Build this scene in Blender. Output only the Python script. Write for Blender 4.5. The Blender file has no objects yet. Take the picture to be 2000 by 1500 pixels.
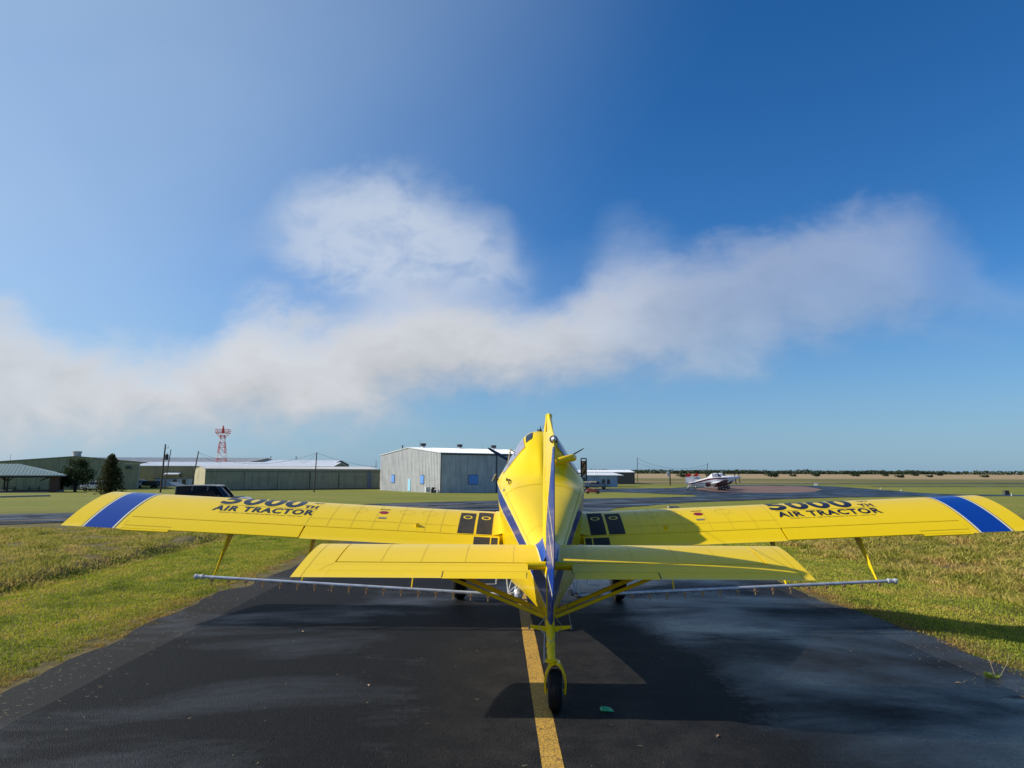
import bpy, bmesh, math, random
import numpy as np
from mathutils import Vector, Matrix, noise as mnoise
from mathutils.geometry import tessellate_polygon
random.seed(7); rng = np.random.default_rng(11)
SC = bpy.context.scene; COL = SC.collection
R = math.radians

# ------------------------------------------------------------------ materials
def new_mat(name):
    m = bpy.data.materials.new(name); m.use_nodes = True
    nt = m.node_tree; return m, nt, nt.nodes['Principled BSDF']
def N(nt, t, **k):
    n = nt.nodes.new(t)
    for a, b in k.items():
        if a.startswith('i_'):
            key = a[2:]; key = int(key) if key.isdigit() else key
            n.inputs[key].default_value = b
        else: setattr(n, a, b)
    return n
def L(nt, a, b): nt.links.new(a, b)
def ramp(nt, fac, stops):
    r = N(nt, 'ShaderNodeValToRGB'); e = r.color_ramp.elements
    while len(e) < len(stops): e.new(0.5)
    for el, (p, c) in zip(e, stops):
        el.position = p; el.color = (*c, 1) if len(c) == 3 else c
    L(nt, fac, r.inputs[0]); return r.outputs[0]
def mathn(nt, op, a, b=None, c=None, clamp=False):
    n = N(nt, 'ShaderNodeMath', operation=op, use_clamp=clamp)
    for i, v in enumerate((a, b, c)):
        if v is None: continue
        if isinstance(v, (int, float)): n.inputs[i].default_value = v
        else: L(nt, v, n.inputs[i])
    return n.outputs[0]
def mix(nt, fac, a, b, blend='MIX'):
    n = N(nt, 'ShaderNodeMix', data_type='RGBA', blend_type=blend)
    for i, v in ((0, fac), (6, a), (7, b)):
        if isinstance(v, (int, float)): n.inputs[i].default_value = v
        elif isinstance(v, tuple): n.inputs[i].default_value = (*v, 1) if len(v) == 3 else v
        else: L(nt, v, n.inputs[i])
    return n.outputs[2]
def coords(nt, kind='Object', scale=(1, 1, 1)):
    t = N(nt, 'ShaderNodeTexCoord'); m = N(nt, 'ShaderNodeMapping')
    m.inputs['Scale'].default_value = scale
    L(nt, t.outputs[kind], m.inputs[0]); return m.outputs[0]
def noise(nt, vec, scale, detail=4, rough=.55, dist=0):
    n = N(nt, 'ShaderNodeTexNoise'); n.inputs['Scale'].default_value = scale
    n.inputs['Detail'].default_value = detail; n.inputs['Roughness'].default_value = rough
    n.inputs['Distortion'].default_value = dist
    L(nt, vec, n.inputs['Vector']); return n.outputs[0]
def bump(nt, b, h, strength=.3, dist=.01):
    n = N(nt, 'ShaderNodeBump'); n.inputs['Strength'].default_value = strength
    n.inputs['Distance'].default_value = dist
    L(nt, h, n.inputs['Height']); L(nt, n.outputs[0], b.inputs['Normal'])
def pm(name, col, rough=.5, metal=0, var=.12, scale=3, coat=0, bmp=0, stretch=(1, 1, 1), bscale=40):
    m, nt, b = new_mat(name)
    v = coords(nt, 'Object', stretch); n = noise(nt, v, scale, 5)
    lo = tuple(c * (1 - var) for c in col); hi = tuple(min(1, c * (1 + var)) for c in col)
    L(nt, ramp(nt, n, [(.3, lo), (.7, hi)]), b.inputs['Base Color'])
    b.inputs['Metallic'].default_value = metal
    r = mathn(nt, 'MULTIPLY_ADD', n, .16, rough - .08); L(nt, r, b.inputs['Roughness'])
    b.inputs['Coat Weight'].default_value = coat; b.inputs['Coat Roughness'].default_value = .05
    if bmp: bump(nt, b, noise(nt, v, bscale, 3), bmp)
    return m
M = {}
def paint(name, col, rough=.28):
    m, nt, b = new_mat(name)
    v = coords(nt); n1 = noise(nt, v, 1.3, 5); n2 = noise(nt, v, 30, 3)
    c = mix(nt, mathn(nt, 'MULTIPLY', n1, .14), col, tuple(x * .8 + .01 for x in col))
    spk = N(nt, 'ShaderNodeTexVoronoi'); spk.inputs['Scale'].default_value = 9; L(nt, v, spk.inputs['Vector'])
    c = mix(nt, mathn(nt, 'LESS_THAN', spk.outputs['Distance'], .035), c, tuple(x * .45 for x in col))
    L(nt, c, b.inputs['Base Color'])
    L(nt, mathn(nt, 'MULTIPLY_ADD', n1, .2, rough - .1), b.inputs['Roughness'])
    b.inputs['Coat Weight'].default_value = .22; b.inputs['Coat Roughness'].default_value = .04
    b.inputs['Specular IOR Level'].default_value = .16
    bump(nt, b, noise(nt, v, 3.0, 2), .2, .014)
    return m
M['yellow'] = paint('yellow_paint', (.86, .59, .001))
M['blue'] = paint('blue_paint', (.004, .045, .29))
M['cream'] = paint('cream_stripe', (.75, .68, .45))
M['navy'] = paint('navy_line', (.01, .015, .05))
M['white'] = paint('white_paint', (.80, .80, .80))
M['red'] = paint('red_paint', (.6, .012, .012))
M['dkred'] = paint('dark_red_paint', (.22, .015, .03))
M['grip'] = pm('black_grip_tape', (.024, .021, .017), .8, bmp=.5, scale=5, var=.5)
M['black'] = pm('black_rubber', (.009, .009, .009), .75, bmp=.2, bscale=30); M['black'].node_tree.nodes['Principled BSDF'].inputs['Specular IOR Level'].default_value = .2
M['ink'] = pm('black_lettering', (.012, .012, .016), .35)
M['seam'] = pm('panel_seam', (.48, .33, .004), .6)  # darker yellow of panel joints, rivets and window surrounds
M['seamd'] = pm('dark_gap', (.03, .02, .004), .7)
M['alu'] = pm('aluminium', (.62, .64, .68), .35, .45, var=.2, scale=8)
M['steel'] = pm('dull_steel', (.3, .3, .31), .4, .9)
M['brass'] = pm('brass_fitting', (.45, .27, .13), .45, .5)
M['glassd'] = pm('dark_tinted_glass', (.02, .025, .035), .14, var=.3, coat=.4)
M['glassl'] = pm('side_window_glass', (.30, .30, .36), .2, var=.2, coat=.6)  # lilac-grey base colour stands for the hazy horizon reflected in the panes
M['carglass'] = pm('dark_car_glass', (.006, .007, .008), .12); M['carglass'].node_tree.nodes['Principled BSDF'].inputs['Specular IOR Level'].default_value = .15
M['prop'] = pm('propeller_black', (.02, .02, .024), .35)
M['belly_shade'] = paint('brown_belly_shade', (.13, .06, .055))  # underside shade and the brown pad's reflection, put into the colour
M['lens'] = pm('clear_lens', (.6, .6, .62), .15, coat=1)
M['wheelgrey'] = pm('wheel_hub_grey', (.3, .3, .3), .4, .5)
M['logored'] = pm('emblem_red', (.35, .01, .03), .4)
M['plate'] = pm('data_plate', (.2, .17, .12), .5)
M['blackframe'] = pm('black_frame_paint', (.015, .014, .014), .5)

def metal_wall(name, col, dirt, rough=.5, metal=.25):
    m, nt, b = new_mat(name)
    v = coords(nt, 'Object', (1, 1, .16)); n = noise(nt, v, 1.6, 6, .65)
    v2 = coords(nt, 'Object', (.25, .25, .9)); n2 = noise(nt, v2, 1.1, 4)
    c = ramp(nt, n, [(.3, tuple(x * .72 for x in col)), (.52, col), (.75, tuple(min(1, x * 1.2) for x in col))])
    c = mix(nt, mathn(nt, 'MULTIPLY', mathn(nt, 'SUBTRACT', n2, .45, clamp=True), 1.6, clamp=True), c, dirt)
    L(nt, c, b.inputs['Base Color']); b.inputs['Metallic'].default_value = metal
    b.inputs['Roughness'].default_value = rough
    return m
M['galv'] = metal_wall('weathered_galvanised_wall', (.44, .455, .47), (.33, .325, .32), metal=.1)
M['olive'] = metal_wall('olive_painted_wall', (.27, .275, .19), (.18, .17, .12), metal=0)
M['green'] = metal_wall('green_painted_wall', (.27, .28, .16), (.20, .20, .115), metal=0)
M['tanwall'] = metal_wall('tan_painted_wall', (.32, .28, .155), (.24, .2, .11), metal=0)
M['creamwall'] = metal_wall('cream_end_wall', (.55, .50, .33), (.42, .38, .25), metal=0)
M['bluewall'] = metal_wall('pale_blue_wall', (.28, .40, .58), (.2, .28, .4), metal=0)
M['brownwall'] = metal_wall('brown_grey_wall', (.085, .078, .07), (.06, .055, .05), metal=0)
M['whitewall'] = metal_wall('white_trailer_wall', (.50, .55, .60), (.36, .38, .40), metal=0)
M['roofw'] = pm('white_metal_roof', (.78, .79, .80), .4, .0, var=.08, stretch=(.2, 1, 1))
M['roofg'] = pm('grey_metal_roof', (.42, .42, .41), .5, var=.12)
M['roofgr'] = pm('green_metal_roof', (.20, .27, .24), .45, .2)
M['band'] = pm('slate_band', (.12, .16, .22), .6)
M['trim'] = pm('dark_trim', (.05, .052, .05), .6)
M['shutter'] = pm('blue_window_shutter', (.12, .30, .72), .5)
M['doorblue'] = pm('pale_blue_door', (.28, .60, .78), .5)
M['vent'] = pm('dark_vent_metal', (.04, .05, .06), .5, .4)
M['brick'] = pm('brown_brick', (.10, .055, .035), .85, scale=9, var=.4, bmp=.5)
M['wood'] = pm('dark_timber', (.045, .032, .024), .85, scale=6, var=.3, bmp=.3)
M['polewood'] = pm('weathered_pole', (.055, .045, .038), .85, scale=5, var=.3, stretch=(1, 1, .1))
M['wire'] = pm('wire_black', (.03, .03, .035), .6)
M['orange'] = pm('orange_pipe_paint', (.45, .17, .05), .5)
M['rust'] = pm('rusty_red', (.26, .05, .03), .7, var=.35, scale=5)
M['carblack'] = pm('car_black_paint', (.008, .008, .01), .12, coat=1)
M['carwhite'] = pm('car_white_paint', (.75, .76, .78), .25, coat=.6)
M['cargrey'] = pm('car_grey_paint', (.18, .19, .20), .3, .4, coat=.6)
M['towerred'] = pm('tower_red', (.50, .05, .035), .5)
M['towerwhite'] = pm('tower_white', (.62, .56, .55), .5)
M['litter'] = pm('green_plastic', (.01, .34, .13), .35, var=.35, scale=25)
M['concrete'] = pm('concrete', (.30, .28, .25), .85, scale=4, var=.2, bmp=.3)
M['dkblock'] = pm('dark_block', (.055, .055, .05), .8)
M['lampwhite'] = pm('marker_white', (.75, .75, .72), .5)
M['planetan'] = pm('tan_panel', (.42, .34, .18), .5)

# foliage
def foliage(name, a, b_, sc=1.2, tr=.25):
    m, nt, b = new_mat(name)
    v = coords(nt); n = noise(nt, v, sc, 5, .7); n2 = noise(nt, v, sc * 12, 2)
    c = ramp(nt, mathn(nt, 'ADD', mathn(nt, 'MULTIPLY', n, .6), mathn(nt, 'MULTIPLY', n2, .4)), [(.3, a), (.7, b_)])
    L(nt, c, b.inputs['Base Color']); b.inputs['Roughness'].default_value = .7; b.inputs['Specular IOR Level'].default_value = .1
    out = nt.nodes['Material Output']; t = N(nt, 'ShaderNodeBsdfTranslucent'); L(nt, c, t.inputs[0])
    ms = N(nt, 'ShaderNodeMixShader'); ms.inputs[0].default_value = tr
    L(nt, b.outputs[0], ms.inputs[1]); L(nt, t.outputs[0], ms.inputs[2]); L(nt, ms.outputs[0], out.inputs[0])
    return m
M['leaf'] = foliage('dark_oak_leaves', (.012, .022, .008), (.05, .075, .024), 1.5)
M['conifer'] = foliage('conifer_needles', (.02, .028, .012), (.085, .085, .03), 1.5)
M['farwood'] = foliage('far_wood_leaves', (.03, .05, .028), (.085, .115, .06), .03)
M['bark'] = pm('bark', (.05, .038, .028), .9, bmp=.5)

# ------------------------------------------------------------------ mesh helpers
class MB:
    def __init__(s): s.v = []; s.f = []; s.m = []; s.sm = []
    def add(s, vs, fs, mi=0, smooth=True):
        o = len(s.v); s.v += [tuple(p) for p in vs]
        for f in fs: s.f.append([i + o for i in f]); s.m.append(mi); s.sm.append(smooth)
        return s
    def box(s, c, size, mi=0, rot=None, taper=1):
        hx, hy, hz = size[0] / 2, size[1] / 2, size[2] / 2
        P = []
        for z in (-1, 1):
            t = taper if z > 0 else 1
            for x, y in ((-1, -1), (1, -1), (1, 1), (-1, 1)): P.append(Vector((x * hx * t, y * hy * t, z * hz)))
        if rot is not None: P = [rot @ p for p in P]
        c = Vector(c); P = [p + c for p in P]
        return s.add(P, [(3, 2, 1, 0), (4, 5, 6, 7), (0, 1, 5, 4), (1, 2, 6, 5), (2, 3, 7, 6), (3, 0, 4, 7)], mi, False)
    def tube(s, pts, r, mi=0, n=8, cap=True, flat=1):
        pts = [Vector(p) for p in pts]
        if isinstance(r, (int, float)): r = [r] * len(pts)
        rings = []; 
        d0 = (pts[1] - pts[0]).normalized()
        up = Vector((0, 0, 1)) if abs(d0.z) < .9 else Vector((0, 1, 0))
        a = d0.cross(up).normalized()
        for i, p in enumerate(pts):
            d = (pts[min(i + 1, len(pts) - 1)] - pts[max(i - 1, 0)]).normalized()
            a = (a - d * a.dot(d)).normalized(); b = d.cross(a)
            rings.append([p + (a * math.cos(2 * math.pi * k / n) + b * flat * math.sin(2 * math.pi * k / n)) * r[i] for k in range(n)])
        return s.loft(rings, mi, True, cap)
    def loft(s, rings, mi=0, closed=True, cap=True, mats=None):
        n = len(rings[0]); vs = [p for r in rings for p in r]; fs = []; o = len(s.v)
        for i in range(len(rings) - 1):
            for k in range(n if closed else n - 1):
                k2 = (k + 1) % n
                fs.append((i * n + k, i * n + k2, (i + 1) * n + k2, (i + 1) * n + k))
        s.add(vs, fs, mi)
        if mats:
            per = n if closed else n - 1; base = len(s.m) - len(fs)
            for j in range(len(fs)): s.m[base + j] = mats(j // per, j % per)
        if cap:
            s.f.append([o + k for k in range(n)][::-1]); s.m.append(mi); s.sm.append(False)
            s.f.append([o + (len(rings) - 1) * n + k for k in range(n)]); s.m.append(mi); s.sm.append(False)
        return s
    def lathe(s, c, axis, prof, mi=0, n=20):
        """prof: list of (distance along axis, radius)"""
        c = Vector(c); ax = Vector(axis).normalized()
        up = Vector((0, 0, 1)) if abs(ax.z) < .9 else Vector((0, 1, 0))
        a = ax.cross(up).normalized(); b = ax.cross(a)
        rings = [[c + ax * t + (a * math.cos(2 * math.pi * k / n) + b * math.sin(2 * math.pi * k / n)) * max(r, .0005) for k in range(n)] for t, r in prof]
        return s.loft(rings, mi, True, True)
    def prism(s, poly, axis_vec, mi=0):
        """poly: list of 3D points (planar), extruded by axis_vec"""
        n = len(poly); a = Vector(axis_vec); P = [Vector(p) for p in poly]; Q = [p + a for p in P]
        fs = [tuple(range(n))[::-1], tuple(range(n, 2 * n))] + [(i, (i + 1) % n, n + (i + 1) % n, n + i) for i in range(n)]
        return s.add(P + Q, fs, mi, False)
    def build(s, name, mats, parent=None, bevel=0, ang=35):
        me = bpy.data.meshes.new(name); me.from_pydata(s.v, [], s.f)
        for m in (mats if isinstance(mats, (list, tuple)) else [mats]): me.materials.append(M[m] if isinstance(m, str) else m)
        me.polygons.foreach_set('material_index', s.m); me.polygons.foreach_set('use_smooth', s.sm)
        bm = bmesh.new(); bm.from_mesh(me); bmesh.ops.recalc_face_normals(bm, faces=bm.faces)
        bm.to_mesh(me); bm.free()
        me.set_sharp_from_angle(angle=R(ang)); me.update()
        o = bpy.data.objects.new(name, me); COL.objects.link(o)
        if parent is not None: o.parent = parent
        if bevel:
            b = o.modifiers.new('bevel', 'BEVEL'); b.width = bevel; b.segments = 2; b.limit_method = 'ANGLE'; b.angle_limit = R(40)
        return o
def tag(o, label=None, cat=None, group=None, kind=None):
    if label: o['label'] = label
    if cat: o['category'] = cat
    if group: o['group'] = group
    if kind: o['kind'] = kind
    return o
def empty(name, loc, rz=0, label=None, cat=None, group=None):
    o = bpy.data.objects.new(name, None); COL.objects.link(o); o.location = loc; o.rotation_euler = (0, 0, rz)
    o.empty_display_size = .5
    return tag(o, label, cat, group)
def copy_tree(o, parent=None):
    c = o.copy(); COL.objects.link(c); c.parent = parent
    for ch in list(o.children): copy_tree(ch, c)
    return c
def sstep(a, b, x):
    t = min(1, max(0, (x - a) / (b - a))); return t * t * (3 - 2 * t)
def gz(Y): return -1.2 * sstep(55, 150, Y)
def lerp(a, b, t): return a + (b - a) * t

# ------------------------------------------------------------------ ground shape
def xc(Y): return .433 - .0191 * (Y - 7.37)          # centreline of the taxiway
def ground_z(X, Y):
    z = gz(Y) - .02
    if Y < 44:
        fade = 1 - sstep(34, 44, Y); dx = X - xc(Y)
        if dx > 7.3:
            z += fade * (-.34 * sstep(7.3, 11, dx) + .25 * sstep(12.5, 17, dx))
            rough = sstep(12, 15, dx) * fade * (1 - sstep(34, 40, dx))
            z += rough * (.16 * mnoise.noise(Vector((X * .5, Y * .5, 3))) + .07 * mnoise.noise(Vector((X * 1.7, Y * 1.7, 9))))
        elif dx < -7.3:
            d = -dx; fade2 = 1 - sstep(30, 37, Y + max(0, d - 14) * .75)
            z += fade * fade2 * (-.12 * sstep(7.3, 10, d) + .21 * sstep(13.2, 14.1, d) - .08 * (sstep(12.4, 13.2, d) - sstep(13.3, 13.9, d)))
            rough = sstep(13, 14.5, d) * fade * fade2
            z += rough * (.10 * mnoise.noise(Vector((X * .5, Y * .5, 5))) + .06 * mnoise.noise(Vector((X * 1.9, Y * 1.9, 1))))
    return z

def ground():
    xs = list(np.arange(-45, 45.01, .3)); ys = list(np.arange(0, 46, .3))
    far = [60, 80, 110, 150, 210, 300, 450, 700, 1200, 2500, 6000]
    xs = [-f for f in far[::-1]] + xs + far
    ys = [-6000, -1000, -200, -60, -20, -6] + ys + list(np.arange(48, 160, 4)) + [200, 300, 500, 900, 2000, 6000]
    nx, ny = len(xs), len(ys)
    v = [(x, y, ground_z(x, y)) for y in ys for x in xs]
    f = [(j * nx + i, j * nx + i + 1, (j + 1) * nx + i + 1, (j + 1) * nx + i) for j in range(ny - 1) for i in range(nx - 1)]
    me = bpy.data.meshes.new('ground'); me.from_pydata(v, [], f)
    me.polygons.foreach_set('use_smooth', [True] * len(f))
    m, nt, b = new_mat('grass_ground')
    v = coords(nt); sep = N(nt, 'ShaderNodeSeparateXYZ'); L(nt, v, sep.inputs[0]); X, Y = sep.outputs[0], sep.outputs[1]
    fine = noise(nt, v, 14, 6, .7); mid = noise(nt, v, 1.1, 5, .65); big = noise(nt, coords(nt, 'Object', (.02, .05, 1)), 1, 4, .6)
    vfine = noise(nt, v, 60, 3, .7)
    near = ramp(nt, mathn(nt, 'ADD', mathn(nt, 'MULTIPLY', fine, .5), mathn(nt, 'MULTIPLY', mid, .5)),
                [(.30, (.03, .022, .012)), (.43, (.11, .085, .035)), (.54, (.20, .15, .06)), (.66, (.30, .26, .09))])
    near = mix(nt, mathn(nt, 'MULTIPLY', vfine, .5), near, (.05, .06, .015))
    brown = ramp(nt, fine, [(.3, (.07, .04, .02)), (.7, (.28, .19, .08))])
    bm_ = noise(nt, coords(nt, 'Object', (.35, .14, 1)), 1.7, 5, .6)
    near = mix(nt, mathn(nt, 'MULTIPLY', mathn(nt, 'SUBTRACT', bm_, .52, clamp=True), 4.5, clamp=True), near, brown)
    # mown meadow past the crossing taxiway
    meadow = ramp(nt, noise(nt, coords(nt, 'Object', (.25, 1, 1)), .22, 6, .65), [(.35, (.15, .18, .022)), (.5, (.22, .23, .032)), (.68, (.31, .26, .06))])
    meadow = mix(nt, .35, meadow, ramp(nt, noise(nt, v, 3, 4, .7), [(.3, (.07, .08, .02)), (.7, (.24, .23, .06))]))
    t1 = N(nt, 'ShaderNodeMapRange'); t1.inputs[1].default_value = 35; t1.inputs[2].default_value = 55; L(nt, Y, t1.inputs[0])
    c = mix(nt, t1.outputs[0], near, meadow)
    # dry fields further out, in long strips
    strip = noise(nt, coords(nt, 'Object', (.0025, .013, 1)), 1, 4, .6)
    tan = ramp(nt, strip, [(.40, (.085, .095, .03)), (.49, (.13, .135, .04)), (.56, (.25, .18, .08)), (.68, (.34, .25, .13))])
    yw = mathn(nt, 'MULTIPLY_ADD', big, 70, Y)
    t2 = N(nt, 'ShaderNodeMapRange'); t2.inputs[1].default_value = 215; t2.inputs[2].default_value = 300; L(nt, yw, t2.inputs[0])
    c = mix(nt, t2.outputs[0], c, tan)
    t3 = N(nt, 'ShaderNodeMapRange'); t3.inputs[1].default_value = 420; t3.inputs[2].default_value = 520; L(nt, yw, t3.inputs[0])
    c = mix(nt, t3.outputs[0], c, mix(nt, strip, (.38, .28, .15), (.30, .22, .12)))
    L(nt, c, b.inputs['Base Color']); b.inputs['Roughness'].default_value = .9
    b.inputs['Specular IOR Level'].default_value = .15
    bump(nt, b, fine, .8, .06)
    me.materials.append(m); o = bpy.data.objects.new('ground', me); COL.objects.link(o); tag(o, kind='structure', label='mown grass and dry fields reaching the horizon')
ground()

def asphalt(name, main=False):
    m, nt, b = new_mat(name)
    v = coords(nt); sep = N(nt, 'ShaderNodeSeparateXYZ'); L(nt, v, sep.inputs[0]); X, Y = sep.outputs[0], sep.outputs[1]
    cell = N(nt, 'ShaderNodeTexVoronoi', feature='DISTANCE_TO_EDGE'); cell.inputs['Scale'].default_value = 42; L(nt, v, cell.inputs['Vector'])
    cell2 = N(nt, 'ShaderNodeTexVoronoi'); cell2.inputs['Scale'].default_value = 55; L(nt, v, cell2.inputs['Vector'])
    fine = noise(nt, v, 70, 4, .7); lump = noise(nt, v, 9, 4, .6)
    c = ramp(nt, fine, [(.3, (.005, .005, .0055)), (.6, (.016, .016, .016)), (.74, (.05, .049, .047))])
    spk = N(nt, 'ShaderNodeTexWhiteNoise'); L(nt, cell2.outputs['Position'], spk.inputs[0])
    sp = mathn(nt, 'MULTIPLY', mathn(nt, 'GREATER_THAN', spk.outputs[0], .972), mathn(nt, 'LESS_THAN', cell2.outputs['Distance'], .25))
    c = mix(nt, sp, c, (.20, .19, .17))
    wet = noise(nt, coords(nt, 'Object', (.30, .6, 1)), .7, 6, .58, .5)
    c = mix(nt, mathn(nt, 'MULTIPLY', mathn(nt, 'LESS_THAN', cell.outputs['Distance'], .075), .8), c, (.002, .002, .002))
    if main:
        dx = mathn(nt, 'ADD', X, mathn(nt, 'MULTIPLY_ADD', Y, .0191, -.574))
        # the drier strip along the middle of the taxiway
        adx = mathn(nt, 'ABSOLUTE', mathn(nt, 'ADD', dx, -.5))
        dxn = mathn(nt, 'MULTIPLY_ADD', lump, .9, adx)
        dry = N(nt, 'ShaderNodeMapRange'); dry.inputs[1].default_value = 2.8; dry.inputs[2].default_value = 1.3; L(nt, dxn, dry.inputs[0])
        far = N(nt, 'ShaderNodeMapRange'); far.inputs[1].default_value = 17; far.inputs[2].default_value = 12; L(nt, Y, far.inputs[0])
        dryf = mathn(nt, 'MULTIPLY', dry.outputs[0], far.outputs[0])
        patch = mathn(nt, 'MULTIPLY', mathn(nt, 'SUBTRACT', noise(nt, v, 1.6, 6, .7), .42, clamp=True), 4, clamp=True)
        dcol = ramp(nt, fine, [(.3, (.013, .012, .011)), (.7, (.062, .056, .049))])
        c = mix(nt, mathn(nt, 'MULTIPLY', dryf, mathn(nt, 'MULTIPLY_ADD', patch, .6, .25)), c, dcol)
        # brown dry streaks across the right side
        st = noise(nt, coords(nt, 'Object', (.25, .9, 1)), 1.0, 5, .6)
        right = N(nt, 'ShaderNodeMapRange'); right.inputs[1].default_value = 2; right.inputs[2].default_value = 4.5; L(nt, dx, right.inputs[0])
        stf = mathn(nt, 'MULTIPLY', mathn(nt, 'MULTIPLY', mathn(nt, 'SUBTRACT', st, .60, clamp=True), 16, clamp=True), right.outputs[0])
        c = mix(nt, stf, c, (.050, .040, .032))
        # lengthwise joints near the edges
        wob = mathn(nt, 'MULTIPLY_ADD', noise(nt, coords(nt, 'Object', (.5, .5, 1)), 1.5, 4, .7), .16, -.08)
        dj = mathn(nt, 'ADD', dx, wob)
        j1 = mathn(nt, 'LESS_THAN', mathn(nt, 'ABSOLUTE', mathn(nt, 'ADD', dj, 6.35)), .022)
        j2 = mathn(nt, 'LESS_THAN', mathn(nt, 'ABSOLUTE', mathn(nt, 'ADD', dj, 3.1)), .006)
        j3 = mathn(nt, 'LESS_THAN', mathn(nt, 'ABSOLUTE', mathn(nt, 'ADD', dj, -6.6)), .012)
        wy = mathn(nt, 'ADD', Y, mathn(nt, 'MULTIPLY', noise(nt, coords(nt, 'Object', (1, .3, 1)), .8, 5, .7), .5))
        j4 = mathn(nt, 'MULTIPLY', mathn(nt, 'LESS_THAN', mathn(nt, 'ABSOLUTE', mathn(nt, 'ADD', wy, -10.7)), .008), mathn(nt, 'GREATER_THAN', dx, 3.6))
        jj = mathn(nt, 'MAXIMUM', mathn(nt, 'MAXIMUM', j1, j2), mathn(nt, 'MAXIMUM', j3, j4))
        c = mix(nt, mathn(nt, 'MULTIPLY', jj, .9), c, (.004, .004, .004))
        outer = mathn(nt, 'MAXIMUM', mathn(nt, 'LESS_THAN', dj, -6.35), mathn(nt, 'GREATER_THAN', dj, 6.6))
        c = mix(nt, mathn(nt, 'MULTIPLY', outer, .45), c, (.050, .046, .040))
        # wetter towards the right half and along both edges
        wbias = N(nt, 'ShaderNodeMapRange'); wbias.inputs[1].default_value = -1; wbias.inputs[2].default_value = 3.5
        wbias.inputs[3].default_value = -.085; wbias.inputs[4].default_value = .07; L(nt, dx, wbias.inputs[0])
        wet = mathn(nt, 'ADD', wet, wbias.outputs[0])
        wet = mathn(nt, 'SUBTRACT', wet, mathn(nt, 'MULTIPLY', mathn(nt, 'MAXIMUM', dryf, stf), .3))
    else:
        wet = mathn(nt, 'ADD', wet, .04)
    L(nt, c, b.inputs['Base Color'])
    grain = mathn(nt, 'MULTIPLY_ADD', fine, .16, -.08); wet = mathn(nt, 'ADD', wet, grain)
    wet = mathn(nt, 'ADD', wet, mathn(nt, 'MULTIPLY_ADD', lump, .07, -.035))
    w = N(nt, 'ShaderNodeMapRange'); w.inputs[1].default_value = .42; w.inputs[2].default_value = .70; L(nt, wet, w.inputs[0])
    rg = mathn(nt, 'MULTIPLY_ADD', w.outputs[0], -.46, .66)
    L(nt, rg, b.inputs['Roughness'])
    L(nt, mathn(nt, 'MULTIPLY_ADD', w.outputs[0], .42, .10), b.inputs['Specular IOR Level'])
    h = mathn(nt, 'ADD', mathn(nt, 'MULTIPLY', cell.outputs['Distance'], 1.3), mathn(nt, 'MULTIPLY', fine, .35))
    h = mathn(nt, 'ADD', h, mathn(nt, 'MULTIPLY', lump, .8))
    bump(nt, b, h, .85, .012)
    return m
M['taxi'] = asphalt('taxiway_asphalt', True); M['asph'] = asphalt('crossing_asphalt')
def plain_pad():
    m, nt, b = new_mat('red_brown_pad'); v = coords(nt, 'Object', (.3, 1, 1)); n = noise(nt, v, .4, 6, .65)
    L(nt, ramp(nt, n, [(.3, (.10, .06, .045)), (.55, (.19, .105, .075)), (.75, (.26, .17, .13))]), b.inputs['Base Color']); b.inputs['Roughness'].default_value = .8
    return m
M['pad'] = plain_pad()

def sheet(name, pts, mat, off, cut=2.0, jag=0, label=None):
    if jag:
        q = []
        for i, p in enumerate(pts):
            p2 = pts[(i + 1) % len(pts)]; d = math.dist(p, p2); k = max(1, min(400, int(d / .25)))
            if min(p[1], p2[1]) < -6 or max(p[1], p2[1]) > 48: k = min(k, 8)
            nx, ny = (p2[1] - p[1]) / d, -(p2[0] - p[0]) / d
            for j in range(k):
                t = j / k; x, y = lerp(p[0], p2[0], t), lerp(p[1], p2[1], t)
                w = mnoise.noise(Vector((x * .35, y * .35, 0))) * 1.0 + mnoise.noise(Vector((x * 1.5, y * 1.5, 4))) * .6 + mnoise.noise(Vector((x * 5, y * 5, 7))) * .25
                q.append((x + nx * w * jag, y + ny * w * jag))
        pts = q
    P = [Vector((x, y, 0)) for x, y in pts]; tri = tessellate_polygon([P])
    bm = bmesh.new(); vs = [bm.verts.new(p) for p in P]
    for t in tri:
        try: bm.faces.new([vs[i] for i in t])
        except ValueError: pass
    ys = [p[1] for p in pts]; y = max(min(ys), 52)
    y = math.floor(y / cut) * cut
    while y < min(max(ys), 152):
        bmesh.ops.bisect_plane(bm, geom=bm.verts[:] + bm.edges[:] + bm.faces[:], plane_co=(0, y, 0), plane_no=(0, 1, 0)); y += cut
    for v in bm.verts: v.co.z = gz(v.co.y) + off
    bmesh.ops.recalc_face_normals(bm, faces=bm.faces)
    if sum(f.normal.z for f in bm.faces) < 0: bmesh.ops.reverse_faces(bm, faces=bm.faces)
    me = bpy.data.meshes.new(name); bm.to_mesh(me); bm.free(); me.materials.append(M[mat])
    o = bpy.data.objects.new(name, me); COL.objects.link(o); tag(o, label, kind='structure'); return o
left = [(-6.35, -30), (-6.85, 2), (-6.84, 9.6), (-6.97, 11.3), (-6.93, 12.2), (-7.15, 13.8), (-7.0, 15.7), (-7.2, 17.4), (-6.85, 18.2), (-6.93, 19.7), (-6.75, 21.2), (-7.0, 28), (-7.0, 38), (-8.2, 44), (-11, 47.2), (-15, 48)]
right = [(17.5, 68), (11.5, 61.5), (8.7, 57), (7.3, 52.8), (7.0, 46), (7.1, 30), (7.35, 19.4), (7.33, 17.7), (7.32, 16.3), (7.6, 15.3), (7.52, 13.8), (7.69, 13.2), (7.67, 12.3), (7.7, 11.3), (7.84, 10.9), (7.9, 2), (8.3, -30)]
sheet('taxiway', left + right, 'taxi', .004, jag=.14, label='dark wet asphalt taxiway under the yellow plane')
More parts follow.
